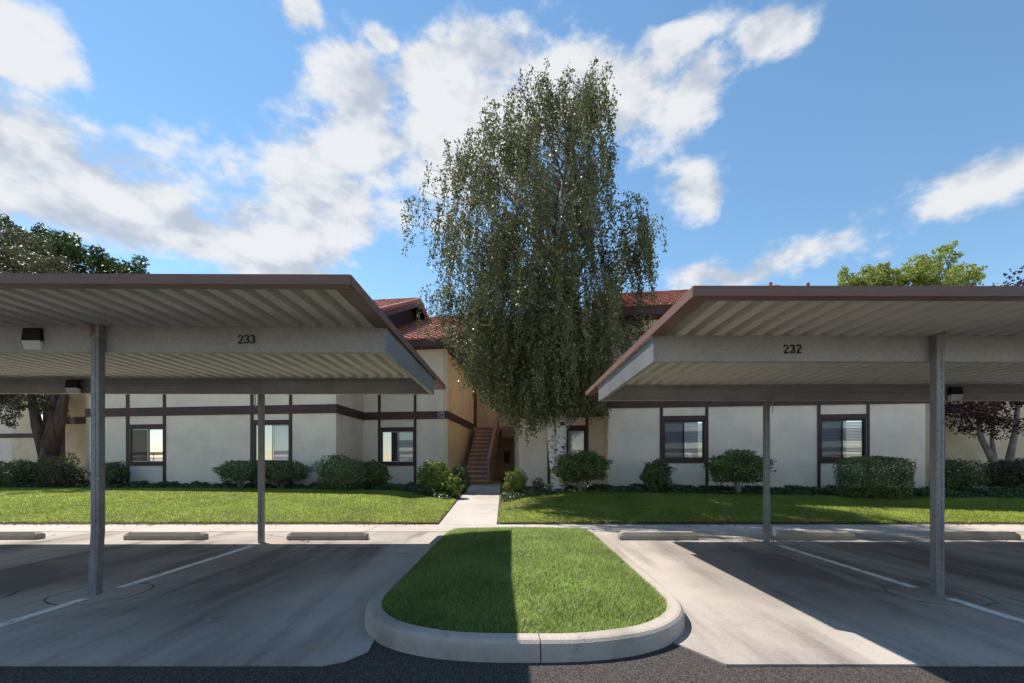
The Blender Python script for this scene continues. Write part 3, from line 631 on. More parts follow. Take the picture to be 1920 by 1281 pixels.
def tile_mesh(cols, rows, cw, ch):     # barrel tiles of one roof plane: x along the eave, y up the slope, z out of it
    seg = 5; pr = [(cw * 0.5 - cw * 0.5 * math.cos(math.pi * i / seg), 0.075 * math.sin(math.pi * i / seg)) for i in range(seg + 1)]
    V = []; Fq = []
    for r in range(rows):
        for c in range(cols):
            o_ = len(V); jz = random.uniform(-.006, .006)
            for (yy, lift, k_) in ((r * ch - 0.05, 0.045, 1.0), ((r + 1) * ch, 0.012, 0.86)):
                for (xx, zz) in pr: V.append((c * cw + cw * 0.5 + (xx - cw * 0.5) * k_, yy, zz * k_ + lift + jz))
            for i in range(seg): Fq.append((o_ + i, o_ + i + 1, o_ + seg + 2 + i, o_ + seg + 1 + i))
            V.append((c * cw + cw * .5, r * ch - 0.05, 0.03)); e = len(V) - 1
            for i in range(seg): Fq.append((o_ + i + 1, o_ + i, e, e))
    return V, [tuple(dict.fromkeys(f)) for f in Fq]
def roof(parent, corner, u0, u1, run, ze, slope, name='roof', gable_right=True, depth_over=0.55, gable_left=False):
    """gable roof, ridge along U. corner: wall corner the offsets count from; eave sits depth_over in front of it"""
    base = Vector(corner) - Vector(parent.location).to_2d(); ev = -depth_over
    def P(u, v, z): q = base + U * u + W * v; return (q.x, q.y, z)
    zr = ze + slope * run; mb = MB(); t = 0.10
    for (va, vb, za, zb) in ((ev, ev + run, ze, zr), (ev + run, ev + 2 * run, zr, ze)):
        mb.hexa([P(u0, va, za), P(u1, va, za), P(u1, vb, zb), P(u0, vb, zb), P(u0, va, za + t), P(u1, va, za + t), P(u1, vb, zb + t), P(u0, vb, zb + t)])
    rf = mb.build(name, 'siding', parent)
    L = u1 - u0; sl = math.hypot(run, slope * run); cols = int(L / 0.25); V, Fs = tile_mesh(cols, int(sl / 0.37), L / cols, sl / int(sl / 0.37))
    c_, s_ = 1 / math.hypot(1, slope), slope / math.hypot(1, slope); tb = MB()
    def lay(flip):
        out = []
        for (xx, yy, zz) in V:
            v = ev + yy * c_ - zz * s_; z = ze + t + 0.004 + yy * s_ + zz * c_
            if flip: v = 2 * (ev + run) - v
            out.append(P(u0 + xx, v, z))
        tb.add(out, Fs)
    lay(False); lay(True)
    tl = tb.build('roof_tiles', 'tile', rf); tag(tl, kind='stuff')
    rt = MB(); rt.tube([P(u0 + L * i / 30, ev + run, zr + t + 0.06 + 0.012 * (i % 2)) for i in range(31)], 0.11, 8); rt.build('ridge_tiles', 'tile', rf)
    def bx(name, ua, ub, va, vb, za, zb): MB().hexa([P(ua, va, za), P(ub, va, za), P(ub, vb, za), P(ua, vb, za), P(ua, va, zb), P(ub, va, zb), P(ub, vb, zb), P(ua, vb, zb)]).build(name, 'trim', rf)
    bx('eave_fascia', u0, u1, ev - 0.045, ev - 0.003, ze - 0.14, ze + 0.11)
    MB().hexa([P(u0 + .05, ev, ze - 0.13), P(u1 - .05, ev, ze - 0.13), P(u1 - .05, ev + depth_over + 0.1, ze - 0.13), P(u0 + .05, ev + depth_over + 0.1, ze - 0.13), P(u0 + .05, ev, ze - .11), P(u1 - .05, ev, ze - .11), P(u1 - .05, ev + depth_over + .1, ze - .11), P(u0 + .05, ev + depth_over + .1, ze - .11)]).build('soffit', 'trim', rf)
    for (flag, uu, sg) in ((gable_right, u1, 1), (gable_left, u0, -1)):
        if not flag: continue
        # rake boards with a row of edge tiles, and the boarded gable below
        for (va, vb, za, zb) in ((ev, ev + run, ze, zr), (ev + run, ev + 2 * run, zr, ze)):
            MB().hexa([P(uu + sg * .003, va, za - .16), P(uu + sg * .045, va, za - .16), P(uu + sg * .045, vb, zb - .16), P(uu + sg * .003, vb, zb - .16), P(uu + sg * .003, va, za + .1), P(uu + sg * .045, va, za + .1), P(uu + sg * .045, vb, zb + .1), P(uu + sg * .003, vb, zb + .1)]).build('rake_board', 'trim', rf)
            rk = MB(); nn_ = int(sl / 0.37)
            for i in range(nn_):
                f0, f1 = i / nn_, (i + 1.1) / nn_
                rk.tube([P(uu, va + (vb - va) * f0, za + (zb - za) * f0 + .13 + (.03 if za > zb else 0)), P(uu, va + (vb - va) * f1, za + (zb - za) * f1 + .13 + (0 if za > zb else .03))], [0.11, 0.10] if za < zb else [0.10, 0.11], 8)
            rk.build('rake_tiles', 'tile', rf)
        ui = uu - sg * 0.5
        MB().add([P(ui, ev + depth_over, ze - .1), P(ui, ev + 2 * run - depth_over, ze - .1), P(ui, ev + run, zr - 0.02), P(ui - sg * .1, ev + depth_over, ze - .1), P(ui - sg * .1, ev + 2 * run - depth_over, ze - .1), P(ui - sg * .1, ev + run, zr - 0.02)],
                 [(0, 1, 2), (5, 4, 3), (0, 3, 4, 1), (1, 4, 5, 2), (2, 5, 3, 0)]).build('gable_siding', 'siding', rf)
    return rf
def v2(p): return Vector((p[0], p[1]))
A1 = v2((-6.11, 16.0)); A0 = A1 - U * 9.9; C1 = v2((-2.62, 18.14)); C0 = C1 - U * 3.44; S1 = v2((-2.09, 25.5))
B0 = v2((2.92, 14.67)); B1 = B0 + U * 9.05; D0_ = v2((-0.02, 17.82)); D1 = D0_ + U * 3.34
# left building
lb = empty('apartment_building', (A1.x, A1.y, 0)); tag(lb, 'two storey stucco apartment block behind the left carport, numbered 204 and 205', 'building')
facade(lb, A0, A1, 'stucco', [(243, 306, 802, 868), (475.5, 542.5, 794, 866)], [(237, 243), (306, 311.5), (470, 475.5), (542.5, 548)], blinds=False, b1=0.042)
wA = Wall(lb, A1, C0, 'stucco'); wA.piece('band_board', 'trim', 0.0, wA.L - 0.045, *BAND, 0.0, 0.042)
wc = facade(lb, C0, C1, 'stucco', [(714, 776, 807, 868.5)], [(709, 714), (776, 781)], blinds=False, b1=0.042)
wS = Wall(lb, C1, S1, 'tan', z0=Z0 - .05, z1=6.6); wS.piece('band_board', 'trim', 0.0, wS.L - 0.2, *BAND, 0.0, 0.042)
wS.piece('door', 'trim', wS.L - 1.05, wS.L - 0.12, 3.10, 5.2, -0.005, 0.03); wS.piece('vent_cover', 'tan', 2.6, 2.95, 4.55, 4.95, 0.0, 0.03, bevel=0.006)
wS.piece('entry_eave', 'trim', 0.1, wS.L, 5.58, 5.80, 0.003, 0.32)
Wall(lb, A0 + W * 6, A0, 'tan')
GP1 = v2((-15.2, 19.95)); GP0 = v2((-19.75, 20.6)); wg = Wall(lb, GP0, GP1, 'tan'); wg.piece('band_board', 'trim', -0.04, wg.L, *BAND, 0.0, 0.042)
Wall(lb, GP0 + W * 5, GP0, 'tan'); Wall(lb, GP0 + W * 5 - U * 6, GP0 + W * 5, 'tan')
for (w_, sx, t1, t2) in ((wc, wc.s_at(821), '204', '104'), (wg, wg.s_at(132), '205', '105')):
    for t_, zz in ((t1, 3.165), (t2, 3.015)):
        p = w_.pt(sx, 0.0435, zz); h = 0.125
        lettering(t_, h, 0.085, 'white_number', lb, p, (w_.d.x, w_.d.y, 0), (0, 0, 1), (w_.n.x, w_.n.y, 0), slant=0.22)
roof(lb, A1, -10.6, 0.45, 7.6, 5.84, 0.43); roof(lb, C1, -5.2, 0.27, 6.5, 5.84, 0.43, depth_over=0.5)
# right building
rb = empty('apartment_building', (B0.x, B0.y, 0)); tag(rb, 'two storey stucco apartment block behind the right carport and birch', 'building')
facade(rb, B0, B1, 'stucco', [(1243, 1322.5, 787, 862), (1538, 1624.5, 784.5, 862)], [(1237, 1243), (1322.5, 1328), (1532, 1538), (1624.5, 1630)], b0=0.042)
Wall(rb, D1, B0, 'tan').piece('band_board', 'trim', 0.045, 2.7, *BAND, 0.0, 0.042)
facade(rb, D0_, D1, 'stucco', [(1031.5, 1098, 804, 866)], [(1026.5, 1031.5), (1098, 1103)])
Wall(rb, D0_ + W * 7.8, D0_, 'tan', z1=5.72)
E0 = B1 + W * 2.6; E1 = v2((15.95, 16.0)); Wall(rb, B1, E0, 'tan')
facade(rb, E0, E1, 'tan', [(1738, 1764, 795, 862)], [(1766, 1771)])
Wall(rb, E1, E1 + W * 6, 'tan'); F0 = E1 + W * 6; Wall(rb, F0, F0 + U * 12, 'tan')
roof(rb, B0, -0.3, 7.0, 5.7, 5.84, 0.405, gable_left=True); roof(rb, D0_, -0.3, 2.9, 6.5, 5.84, 0.43, gable_right=False, gable_left=True, depth_over=0.5)
roof(rb, E1, -4.3, 0.4, 6.0, 5.84, 0.43)
for (xx, yt, yy, d) in ((1223, 540, 553, 22.0), (1199, 545, 556, 22.6), (1445, 530, 560, 19.2), (1515, 531, 560, 19.0)):
    q = px(xx, yt, d) - Vector((B0.x, B0.y, 0)); MB().tube([(q.x, q.y, q.z - 1.5), (q.x, q.y, q.z)], 0.06, 10).build('vent_pipe', 'red', rb)
# wall at the back of the breezeway, landing, stair
bw = empty('breezeway_wall', (S1.x, S1.y, 0)); tag(bw, 'tan wall at the back of the stair passage', 'wall')
wb = Wall(bw, S1, S1 + U * 3.6, 'tan', z1=5.65)
lp = empty('wall_lantern', (*(S1 + U * 0.62 - W * 0.01), 5.0)); tag(lp, 'small square lantern on tan wall above the stair', 'light')
MB().box(-.13, .13, -.11, 0, 0, .32).build('frame', 'trim', lp); MB().box(-.085, .085, -.118, -.1105, .05, .27).build('glass', 'lens', lp)
fe = empty('extinguisher_cabinet', (*(S1 + U * 1.66 - W * 0.01), 1.30)); tag(fe, 'red fire extinguisher cabinet on tan wall under the landing', 'cabinet')
MB().box(-.16, .16, -.14, 0, 0, .62).build('case', 'red', fe); MB().box(-.10, .10, -.147, -.1405, .08, .54).build('pane', 'screen', fe); MB().tube([(0, -.17, .16), (0, -.17, .42)], .035, 8).build('extinguisher', 'red', fe)
SD = Vector((math.sin(rad(4.4)), math.cos(rad(4.4)))); SR = Vector((SD.y, -SD.x)); st0 = v2((-1.62, 19.2))
st = empty('staircase', (st0.x, st0.y, 0), -rad(4.4)); tag(st, 'brown outdoor stair with concrete treads and sloping solid guard', 'stairs')
NS, RI, RU = 14, 0.19, 0.28
tm = MB().box(-.56, .62, 0, RU + .03, -.055, 0).mesh('tread', 'tread'); rm = MB().box(-.53, .55, 0, .02, -(RI - .056), -.0).mesh('riser', 'stair')
for i in range(NS):
    inst(tm, 'tread', st, (0, i * RU, Z0 + (i + 1) * RI)); inst(rm, 'riser', st, (0, i * RU + .035, Z0 + (i + 1) * RI - .056))
MB().box(-.56, .62, -.014, -.001, Z0 + RI - .05, Z0 + RI - .003).build('yellow_nosing', 'yellow', st)
zt_ = Z0 + NS * RI; yt_ = NS * RU
for xs in (-.50, .44):
    MB().hexa([(xs, .1, Z0), (xs + .05, .1, Z0), (xs + .05, yt_ + .1, zt_ - .3), (xs, yt_ + .1, zt_ - .3), (xs, .0, Z0 + .12), (xs + .05, 0, Z0 + .12), (xs + .05, yt_, zt_ - .06), (xs, yt_, zt_ - .06)]).build('stringer', 'stair', st)
gx = .50
MB().hexa([(gx, -.02, Z0 + .12), (gx + .07, -.02, Z0 + .12), (gx + .07, yt_, zt_ - .05), (gx, yt_, zt_ - .05), (gx, -.02, Z0 + 1.02), (gx + .07, -.02, Z0 + 1.02), (gx + .07, yt_, zt_ + .92), (gx, yt_, zt_ + .92)]).build('guard', 'stair', st)
MB().hexa([(gx - .03, -.05, Z0 + 1.023), (gx + .10, -.05, Z0 + 1.023), (gx + .10, yt_, zt_ + .923), (gx - .03, yt_, zt_ + .923), (gx - .03, -.05, Z0 + 1.07), (gx + .10, -.05, Z0 + 1.07), (gx + .10, yt_, zt_ + .97), (gx - .03, yt_, zt_ + .97)]).build('handrail', 'stair', st)
MB().box(gx - .01, gx + .08, -.07, -.021, Z0, Z0 + 1.02).build('newel', 'stair', st)
ld = empty('upper_landing', (st0.x, st0.y, 0), -rad(4.4)); tag(ld, 'brown edged upper landing at the head of the stair', 'landing')
MB().box(-.75, 2.4, yt_ + .04, yt_ + 2.3, zt_ - .12, zt_ - .002).build('floor', 'tread', ld); MB().box(.66, 2.4, yt_ - .04, yt_ + .037, zt_ - .52, zt_ + .02).build('edge_beam', 'stair', ld)
pm = MB().box(0, .035, 0, .035, 0, .95).mesh('picket', 'stair')
for i in range(13): inst(pm, 'picket', ld, (.70 + i * .13, yt_ - .02, zt_ + .021))
MB().box(.62, 2.4, yt_ - .03, yt_ + .03, zt_ + .972, zt_ + 1.03).build('rail', 'stair', ld)
# far block at the left picture edge
fb = empty('apartment_building', (-31, 32, 0)); tag(fb, 'distant tan apartment block at the far left beyond the tree trunk', 'building')
H0, H1, H2 = v2((-39, 32.9)), v2((-34.3, 32)), v2((-32.4, 34.5))
def yb_(w_): w_.piece('band_board', 'trim', 0, w_.L, 3.0, 3.3, 0, .04)
yb_(Wall(fb, H0, H1, 'stucco')); yb_(Wall(fb, H1, H1 + U * 2.05, 'tan')); Wall(fb, H1 + U * 2.05 + W * .3, H1 + U * 9 + W * .3, 'siding')
MB().hexa([(-9, .2, 5.7), (-1, .2, 5.7), (-1, 9, 5.7), (-9, 9, 5.7), (-9, .1, 5.9), (-1, .1, 5.9), (-1, 9, 8), (-9, 9, 8)]).build('roof', 'tile', fb)

# ------------------------------------------------------------------ plants
def leaves(name, C, size, m, parent=None, nrm=None, aspect=0.6, droop=0.0, flat=0.35):
    """one pointed leaf (rhombus, folded a little) per row of C"""
    n = len(C); d = RNG.normal(0, 1, (n, 3))
    if nrm is not None: d = nrm * 1.1 + d * 0.75
    d /= np.linalg.norm(d, axis=1)[:, None] + 1e-9
    r = RNG.normal(0, 1, (n, 3)); r[:, 2] -= droop
    t = r - d * np.sum(r * d, 1)[:, None]; t /= np.linalg.norm(t, axis=1)[:, None] + 1e-9; b = np.cross(d, t)
    s = (size * RNG.uniform(0.65, 1.3, n))[:, None]
    V = np.stack([C - t * s * .5, C + b * s * aspect * .5 + d * s * .06, C + t * s * .5, C - b * s * aspect * .5 + d * s * .06], 1).reshape(-1, 3)
    o_ = raw_mesh(name, V, np.arange(4 * n).reshape(n, 4), m, parent)
    return o_
def stems(base, tips, r0, name, m, parent, n=5, mid=0.35):
    mb = MB()
    for t in tips:
        b = Vector(base) + Vector((random.uniform(-.06, .06), random.uniform(-.06, .06), 0)); t = Vector(t)
        k = b.lerp(t, 0.5) + Vector(((t.x - b.x) * -0.12, (t.y - b.y) * -0.12, 0.05)) + Vector((random.uniform(-1, 1), random.uniform(-1, 1), 0)) * (t - b).length * 0.06
        mb.tube([b, b.lerp(k, .55), k, k.lerp(t, .6), t], [r0, r0 * .85, r0 * .65, r0 * .45, r0 * .25], n)
    return mb.build(name, m, parent, smooth=True)
def shrub(label, x0, x1, y0, y1, d, m, shape=2.4, n=3800, leaf=0.05, ry=None, stem=False, cat='shrub', name='shrub', bottom=0.0):
    if n > 1000: n = int(n * 1.7); leaf *= 1.12
    """picture box x0..x1, y0..y1 of the plant, at distance d"""
    p0, p1 = px(x0, y1, d), px(x1, y0, d); rx = (p1.x - p0.x) / 2; zc0 = float(lawn_z(np.array([(p0.x + p1.x) / 2]), np.array([d]))[0]) - 0.02
    H = p1.z - zc0; cxx = (p0.x + p1.x) / 2; ry = ry or rx * 0.85
    root = empty(name, (cxx, d, zc0)); tag(root, label, cat, 'shrubs along the building')
    lo = H * bottom; rz = (H - lo) / 2; cz = lo + rz
    d3 = RNG.normal(0, 1, (n, 3)); d3 /= np.linalg.norm(d3, axis=1)[:, None]
    k = (np.abs(d3) ** shape).sum(1) ** (-1 / shape); ph = RNG.uniform(0, 6, 6)
    lump = 1 + 0.16 * np.sin(d3[:, 0] * 5 + ph[0]) * np.sin(d3[:, 2] * 6 + ph[1]) + 0.12 * np.sin(d3[:, 1] * 7 + d3[:, 0] * 4 + ph[2]) + 0.09 * np.sin(d3[:, 0] * 13 + ph[3]) * np.sin(d3[:, 2] * 11 + ph[4])
    if shape > 4: lump = 1 + (lump - 1) * .25
    rr = (1 - np.abs(RNG.normal(0, 0.10, n)) - (RNG.random(n) < .25) * RNG.uniform(0, .45, n)) * lump + (RNG.random(n) < (.09 if shape < 4 else .03)) * RNG.uniform(0, .20 if shape < 4 else .08, n)
    C = d3 * (k * rr)[:, None] * np.array([rx * .95, ry, rz * .95]) + np.array([0, 0, cz]); C[:, 2] = np.maximum(C[:, 2], 0.03)
    leaves('foliage', C, leaf, m, root, nrm=d3)
    tips = [(random.uniform(-.65, .65) * rx, random.uniform(-.6, .6) * ry, lo + rz * random.uniform(.5, 1.1)) for _ in range(9 if stem else 5)]
    stems((0, 0, 0), tips, 0.02 if stem else 0.015, 'stems', 'palebark' if stem else 'bark', root)
    return root
shrub('low dark hedge mound at the left picture edge', -30, 60, 866, 914, 16.6, 'shrubleaf', 3, 4500, .055)
shrub('low hedge mound in front of the left tree trunk', 40, 102, 864, 914, 17.0, 'shrubleaf', 3, 3500, .055)
shrub('pale tipped hedge mound right of the left tree trunk', 88, 146, 870, 916, 16.2, 'oliveleaf', 3, 3500, .05)
shrub('airy leafy plant behind the left hedge mounds', 108, 146, 848, 890, 17.8, 'brightleaf', 2, 500, .08, stem=True, bottom=.3)
shrub('small dark shrub behind the thick left post', 180, 237, 866, 912, 16.4, 'shrubleaf', 2.4, 2500, .055, stem=True, bottom=.15)
shrub('flat topped shrub with bare stems left of the slim left post', 412, 492, 864, 912, 15.5, 'shrubleaf', 3, 3600, .052, stem=True, bottom=.28)
shrub('flat topped shrub with bare stems right of the slim left post', 486, 572, 866, 912, 15.4, 'shrubleaf', 3, 3600, .052, stem=True, bottom=.28)
shrub('largest rounded shrub by the wall corner left of the walk', 595, 690, 856, 914, 14.9, 'shrubleaf', 2.6, 5200, .05)
shrub('rounded shrub tucked beside the larger one under the 104 window', 676, 728, 865, 914, 15.3, 'shrubleaf', 2.5, 3200, .05, stem=True, bottom=.12)
shrub('bright yellow green shrub left of the stair', 783, 846, 864, 920, 14.9, 'brightleaf', 2.8, 3600, .055)
shrub('small dark shrub at the foot of the stair', 846, 881, 873, 915, 15.8, 'shrubleaf', 2.4, 2000, .05)
shrub('small bright round shrub right of the entry walk', 946, 987, 881, 919, 14.8, 'brightleaf', 2.3, 2200, .05)
shrub('wide open shrub with many stems below the birch', 1040, 1140, 849, 914, 13.75, 'shrubleaf', 2.6, 4600, .06, stem=True, bottom=.30, ry=.6)
shrub('small round shrub under the first right hand window', 1205, 1257, 863, 915, 13.6, 'shrubleaf', 2.3, 2600, .06, bottom=.08, ry=.38)
shrub('spreading vase shaped shrub with pale stems between the right windows', 1330, 1439, 846, 914, 13.15, 'shrubleaf', 2.7, 4800, .06, stem=True, bottom=.30, ry=.5)
shrub('clipped box shaped hedge under the second right window', 1573, 1705, 855, 922, 12.55, 'shrubleaf', 6, 8500, .042, ry=.42)
shrub('dark shrub right of the thick right post', 1735, 1832, 864, 914, 13.6, 'shrubleaf', 2.8, 4200, .055, stem=True, bottom=.1)
shrub('light leafy shrub behind the plum tree trunk', 1852, 1932, 862, 912, 14.6, 'oliveleaf', 2.5, 3600, .06, stem=True, bottom=.1)
shrub('low spiky tuft at the bright shrub left of the stair', 828, 868, 893, 925, 14.4, 'brightleaf', 2, 420, .13)
shrub('small pale flowering clump beside the right ivy', 996, 1022, 896, 920, 14.3, 'oliveleaf', 2, 700, .05)

def ivy(label, fn, x0, x1, depth, n, side):
    X = RNG.uniform(x0, x1, n); yb = fn(X) - 0.05 + 0.12 * np.sin(X * 2.7) * np.sin(X * 1.1 + 1); t = RNG.random(n); Y = yb + t * depth(X)
    e = -1.0 - 0.022 * (Y - 9.87); ok = (X < e - .68) if side < 0 else (X > e + .68); X, Y, t = X[ok], Y[ok], t[ok]
    hgt = 0.20 * np.minimum(1, t * depth(X) / 0.18 + .15) * (0.75 + 0.25 * np.sin(X * 6 + Y * 3) + 0.2 * np.sin(X * 17 + Y * 9))
    C = np.stack([X, Y, lawn_z(X, Y) + hgt * RNG.uniform(.35, 1.05, len(X)) ** .6], 1)
    up = np.tile(np.array([[0, -.35, .9]]), (len(X), 1))
    tag(leaves('ivy', C, 0.062, 'ivyleaf', None, nrm=up, aspect=.8), label, 'ivy', kind='stuff')
ivy('dark ivy strip along the foot of the left building', left_back, -24, -1.9, lambda X: np.interp(X, [-24, -9, -6.2, -2], [1.4, 1.4, 1.6, 2.0]), 36000, -1)
ivy('ivy strip along the foot of the right building', right_back, -0.5, 22, lambda X: np.interp(X, [-.6, 2.5, 3.4, 22], [1.6, 1.4, .85, .95]), 36000, 1)

# weeping birch
def birch():
    base = px(1048, 868, 14.05); bx, by = base.x, base.y; gz = float(lawn_z(np.array([bx]), np.array([by]))[0]) - .05
    root = empty('birch_tree', (bx, by, gz)); tag(root, 'tall weeping birch with pale patchy trunk in front of the stair passage', 'tree')
    s = by / F
    rows = [(95,1090,1118),(135,1050,1140),(175,960,1165),(215,890,1172),(265,835,1175),(330,795,1185),(400,780,1240),(470,790,1238),(550,785,1236),(620,800,1215),(700,872,1188),(740,905,1160)]
    zz = np.array([EYE + (HY - r[0]) * s for r in rows])[::-1] - gz; xl = np.array([(r[1] - CX) * s for r in rows])[::-1] - bx; xr_ = np.array([(r[2] - CX) * s for r in rows])[::-1] - bx
    mb = MB()
    trunk = [Vector((0, 0, -.1)), Vector((.02, 0, .8)), Vector((.06, .02, 2.0)), Vector((.0, .05, 4.0)), Vector((-.10, .05, 6.5)), Vector((.1, 0, 9.0)), Vector((.45, 0, 11.2)), Vector((.85, 0, 12.7))]
    mb.tube(trunk, [.25, .20, .18, .16, .125, .085, .05, .015], 10)
    mb.tube([Vector((-.03, .0, -.1)), Vector((-.16, -.03, .9)), Vector((-.26, .0, 2.2)), Vector((-.7, -.1, 4.5)), Vector((-1.3, -.2, 7.0)), Vector((-1.9, -.1, 9.3))], [.15, .13, .12, .09, .06, .02], 8)
    def tr(z):
        for a, b in zip(trunk[:-1], trunk[1:]):
            if a.z <= z <= b.z: return a.lerp(b, (z - a.z) / (b.z - a.z))
        return trunk[-1]
    LC = []; tw = MB(); lb_ = MB()
    nl = 185
    for i in range(nl + 26):
        z = 2.7 + 9.7 * ((i + random.random()) / nl) ** 0.92 if i < nl else random.uniform(3.0, 5.6)
        L, R = np.interp(z, zz, xl), np.interp(z, zz, xr_); cx_ = (L + R) / 2; hw = (R - L) / 2
        a = i * 2.399 + random.uniform(-.4, .4); q = random.uniform(.02, 1) ** .42 * random.uniform(.82, 1.08)
        if i >= nl: a = random.uniform(-2.9, -.2); q = random.uniform(.15, .55)
        tip = Vector((cx_ + math.cos(a) * hw * q, math.sin(a) * min(hw, 3.6) * q * .9, z + random.uniform(-.2, .2)))
        h = math.hypot(tip.x, tip.y); st_ = tr(max(1.7, z - .55 * h - .5))
        mid = st_.lerp(tip, .55) + Vector((0, 0, .10 * h)); end = tip
        lb_.tube([st_, st_.lerp(mid, .5) + Vector((0, 0, .05 * h)), mid, mid.lerp(end, .6) + Vector((0, 0, .04 * h)), end], [.012 + .009 * h, .010 + .006 * h, .009 + .003 * h, .009, .005], 5)
        ns = 16 if z < 10.5 else 9
        for k in range(ns):
            f = random.uniform(.25, 1.0); p0 = mid.lerp(end, f) + Vector((random.gauss(0, .20), random.gauss(0, .20), random.gauss(0, .10)))
            ln = random.uniform(.35, 1.0) * (1.75 if z < 9 else 1.0) * (1 if z > 4.2 else .85)
            zlow = (1.2 if p0.x < -.4 else 1.95) + random.random() * .5
            pxx = CX + (p0.x + bx) / s; zlow = max(zlow, EYE + (HY - float(np.interp(pxx, [780, 800, 850, 872, 905, 985, 1060, 1100, 1140, 1190, 1240], [590, 640, 672, 700, 745, 822, 775, 785, 770, 690, 570]))) * s - gz + random.uniform(-.25, .35))
            if p0.z - ln < zlow: ln = p0.z - zlow
            if ln < .12: continue
            out = Vector((p0.x - tr(z).x, p0.y, 0)); out = out.normalized() * .16 if out.length > .1 else Vector((0, 0, 0))
            pts = []; m_ = 6; sx, sy = random.gauss(0, .07), random.gauss(0, .07)
            for j in range(m_ + 1):
                t = j / m_; pts.append(p0 + out * (t * (1 - .35 * t)) * ln + Vector((sx * t * ln + .02 * math.sin(7 * t + k), sy * t * ln, .10 * math.sin(math.pi * min(1, t * 2.2)) * (t < .45) - ln * t ** 1.25)))
            tw.tube(pts, .0042, 3, cap=False)
            cnt = int(ln * 60)
            if cnt:
                tt = RNG.random(cnt) ** .85 * m_; ii = np.minimum(tt.astype(int), m_ - 1); fr_ = (tt - ii)[:, None]
                PA = np.array([tuple(p) for p in pts]); LC.append(PA[ii] * (1 - fr_) + PA[ii + 1] * fr_ + RNG.normal(0, .055, (cnt, 3)))
    t_ = mb.build('trunk', 'birchbark', root, smooth=True); lb_.build('limbs', 'palebark', t_, smooth=True); tag(tw.build('twigs', 'twig', t_), kind='stuff')
    tag(leaves('crown', np.concatenate(LC), .073, 'birchleaf', root, aspect=.72, droop=1.2), kind='stuff')
birch()
def tree(label, base, trunk_pts, r, clumps, m, bark, leaf, per, group=None, shell=.55, name='tree'):
    """base world point; clumps: (x,y,z,radius) relative to base"""
    root = empty(name, base); tag(root, label, 'tree', group)
    mb = MB(); tops = []
    for tp, rr in zip(trunk_pts, r):
        k = len(tp); mb.tube(tp, [rr * (1 - .6 * i / (k - 1)) for i in range(k)], 9); tops.append(Vector(tp[-1]))
    t_ = mb.build('trunk', bark, root, smooth=True); LC = []; NR = []; lm = MB()
    for (x_, y_, z_, cr__) in clumps:
        c = Vector((x_, y_, z_)); s_ = min(tops, key=lambda q: (q - c).length); k = s_.lerp(c, .5) + Vector((random.gauss(0, .2), random.gauss(0, .2), -.05 * (c - s_).length))
        lm.tube([s_ - (s_ - Vector(trunk_pts[0][0])).normalized() * .15, k, c], [.07, .04, .012], 5)
        sub = [(c + Vector((random.gauss(0, .5), random.gauss(0, .5), random.gauss(0, .42))) * cr__, cr__ * random.uniform(.28, .5)) for _ in range(9)]
        for (sc_, sr) in sub:
            n = int(per * sr ** 2); d3 = RNG.normal(0, 1, (n, 3)); d3 /= np.linalg.norm(d3, axis=1)[:, None]
            LC.append(np.array(tuple(sc_)) + d3 * sr * (RNG.uniform(shell, 1.08, n)[:, None]) * np.array([1, 1, .8])); NR.append(d3)
    lm.build('limbs', bark, t_, smooth=True)
    tag(leaves('crown', np.concatenate(LC), leaf, m, root, nrm=np.concatenate(NR), aspect=.7), kind='stuff')
def P_(x, y, d, b): q = px(x, y, d); return (q.x - b.x, q.y - b.y, q.z - b.z)
def cl_px(spec, d, b, jit=1.0): return [(*(Vector(P_(x, y, d + random.uniform(-1.4, 1.4) * jit, b))), r) for (x, y, r) in spec]
b = Vector((-18.9, 19.0, .38))
tree('grey green tree with forked dark trunk at the left edge', b, [[(0,0,-.1),(.05,0,1.0),(.0,0,1.9)],[(0,0,1.0),(-.55,.1,2.4),(-1.0,.2,4.2)],[(.05,0,1.2),(.55,-.1,2.6),(.8,0,4.6)],[(0,0,1.5),(.1,.2,3),(-.1,.3,5)]], [.50,.28,.29,.27],
     cl_px([(8,462,1.1),(-40,495,1.4),(50,488,1.0),(30,510,1.3),(85,505,.9),(-20,560,1.6),(70,580,1.4),(0,640,1.5),(90,660,1.3),(30,715,1.2),(-10,750,1.0),(60,752,.8),(20,765,.7),(95,735,.7),(-60,700,1.4),(110,600,1.1)], 18.6, b), 'oliveleaf', 'bark', .09, 1500)
b = Vector((-24.5, 29, .38))
tree('dark green broad tree rising behind the left carport roof', b, [[(0,0,-.1),(.1,0,3),(0,.1,6.5)]], [.45],
     cl_px([(70,458,1.5),(110,468,1.6),(150,482,1.5),(185,490,1.2),(205,500,1.4),(240,510,1.0),(120,510,2.0),(170,530,2.0),(60,500,2),(225,545,1.5),(30,440,1.3),(100,580,2.2),(190,590,2)], 29, b), 'darkleaf', 'bark', .17, 520)
b = Vector((41, 48, .38))
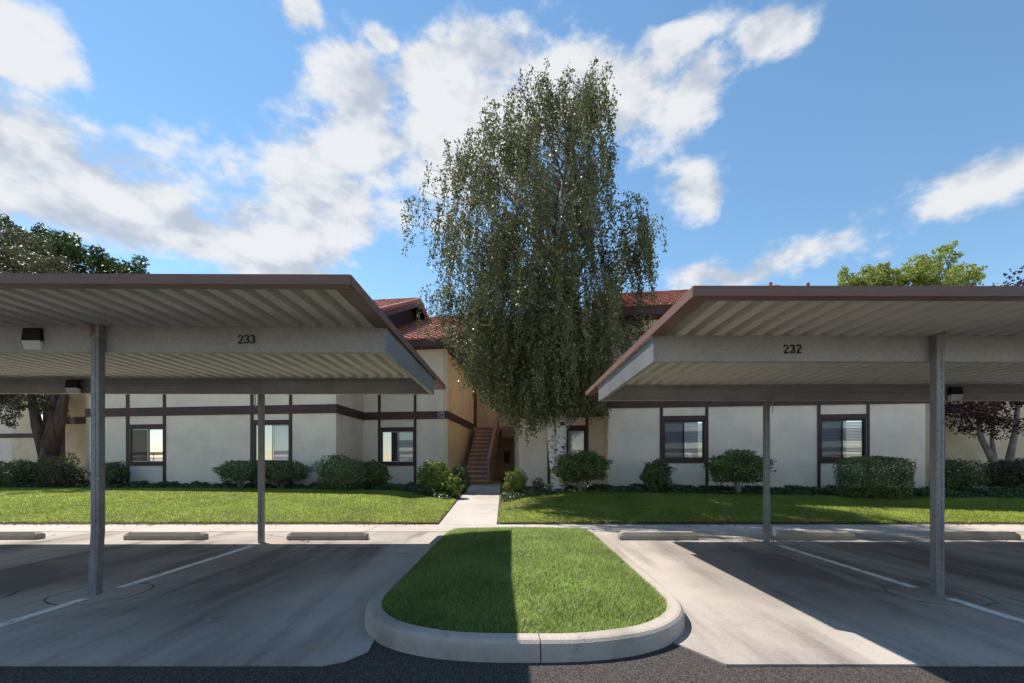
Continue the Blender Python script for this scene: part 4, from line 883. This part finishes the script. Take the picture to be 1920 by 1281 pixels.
tree('yellow green tree with two domed tops behind the right carport', b, [[(0,0,-.1),(.1,0,5),(0,.1,10)]], [.5],
     cl_px([(1592,522,.9),(1616,514,1.1),(1652,510,1.0),(1666,520,1.0),(1578,530,1.0),(1630,535,2.2),(1605,545,1.8),(1655,548,1.8)], 47, b), 'limeleaf', 'palebark', .21, 420, 'yellow green trees behind the right building')
b = Vector((45.5, 47, .38))
tree('taller pointed yellow green tree behind the right carport', b, [[(0,0,-.1),(.1,0,6),(0,.1,12)]], [.5],
     cl_px([(1778,466,.7),(1770,480,1.0),(1760,494,1.3),(1742,510,1.3),(1788,508,1.3),(1700,522,1.1),(1718,506,1.0),(1810,520,1.1),(1830,508,.7),(1760,530,2.4),(1710,540,1.8),(1815,540,1.6)], 46, b), 'limeleaf', 'palebark', .21, 420, 'yellow green trees behind the right building')
b = Vector((15.15, 14.6, .4))
tree('purple leaved plum tree with smooth forked trunk at the right edge', b, [[(0,0,-.1),(.0,0,.45)],[(0,0,.3),(-.28,0,.95),(-.62,.05,1.7),(-.68,.1,2.6)],[(0,0,.35),(.22,0,1.0),(.36,-.05,1.9),(.5,0,2.9)],[(-.2,0,.8),(-.22,.1,1.6),(-.1,.15,2.6)]], [.21,.13,.13,.08],
     cl_px([(1795,775,.55),(1830,780,.6),(1870,775,.6),(1905,790,.6),(1850,745,.9),(1910,740,1),(1800,740,.7),(1960,760,1.0),(1870,690,1.2),(1930,680,1.2),(1830,680,1.0),(1880,620,1.3),(1950,620,1.3),(1895,585,.9),(1850,562,.5),(1885,552,.5),(1925,545,.6),(1960,560,1.0)], 14.4, b, .6), 'plumleaf', 'palebark', .075, 1100)
# leaf litter along the lawn edges
def litter():
    n = 420; X = RNG.uniform(-12, 14, n); Y = 9.80 + np.abs(RNG.normal(0, .10, n)) * np.where(RNG.random(n) < .8, -.6, -3.0)
    ok = np.abs(X - SC) > 1.5; X, Y = X[ok], Y[ok]
    tag(leaves('fallen_leaves', np.stack([X, Y, np.full(len(X), .012)], 1), .045, 'twig', None, nrm=np.tile([[0, 0, 3.0]], (len(X), 1))), 'scattered dry leaves along the lawn edge', 'leaves', kind='stuff')
litter()
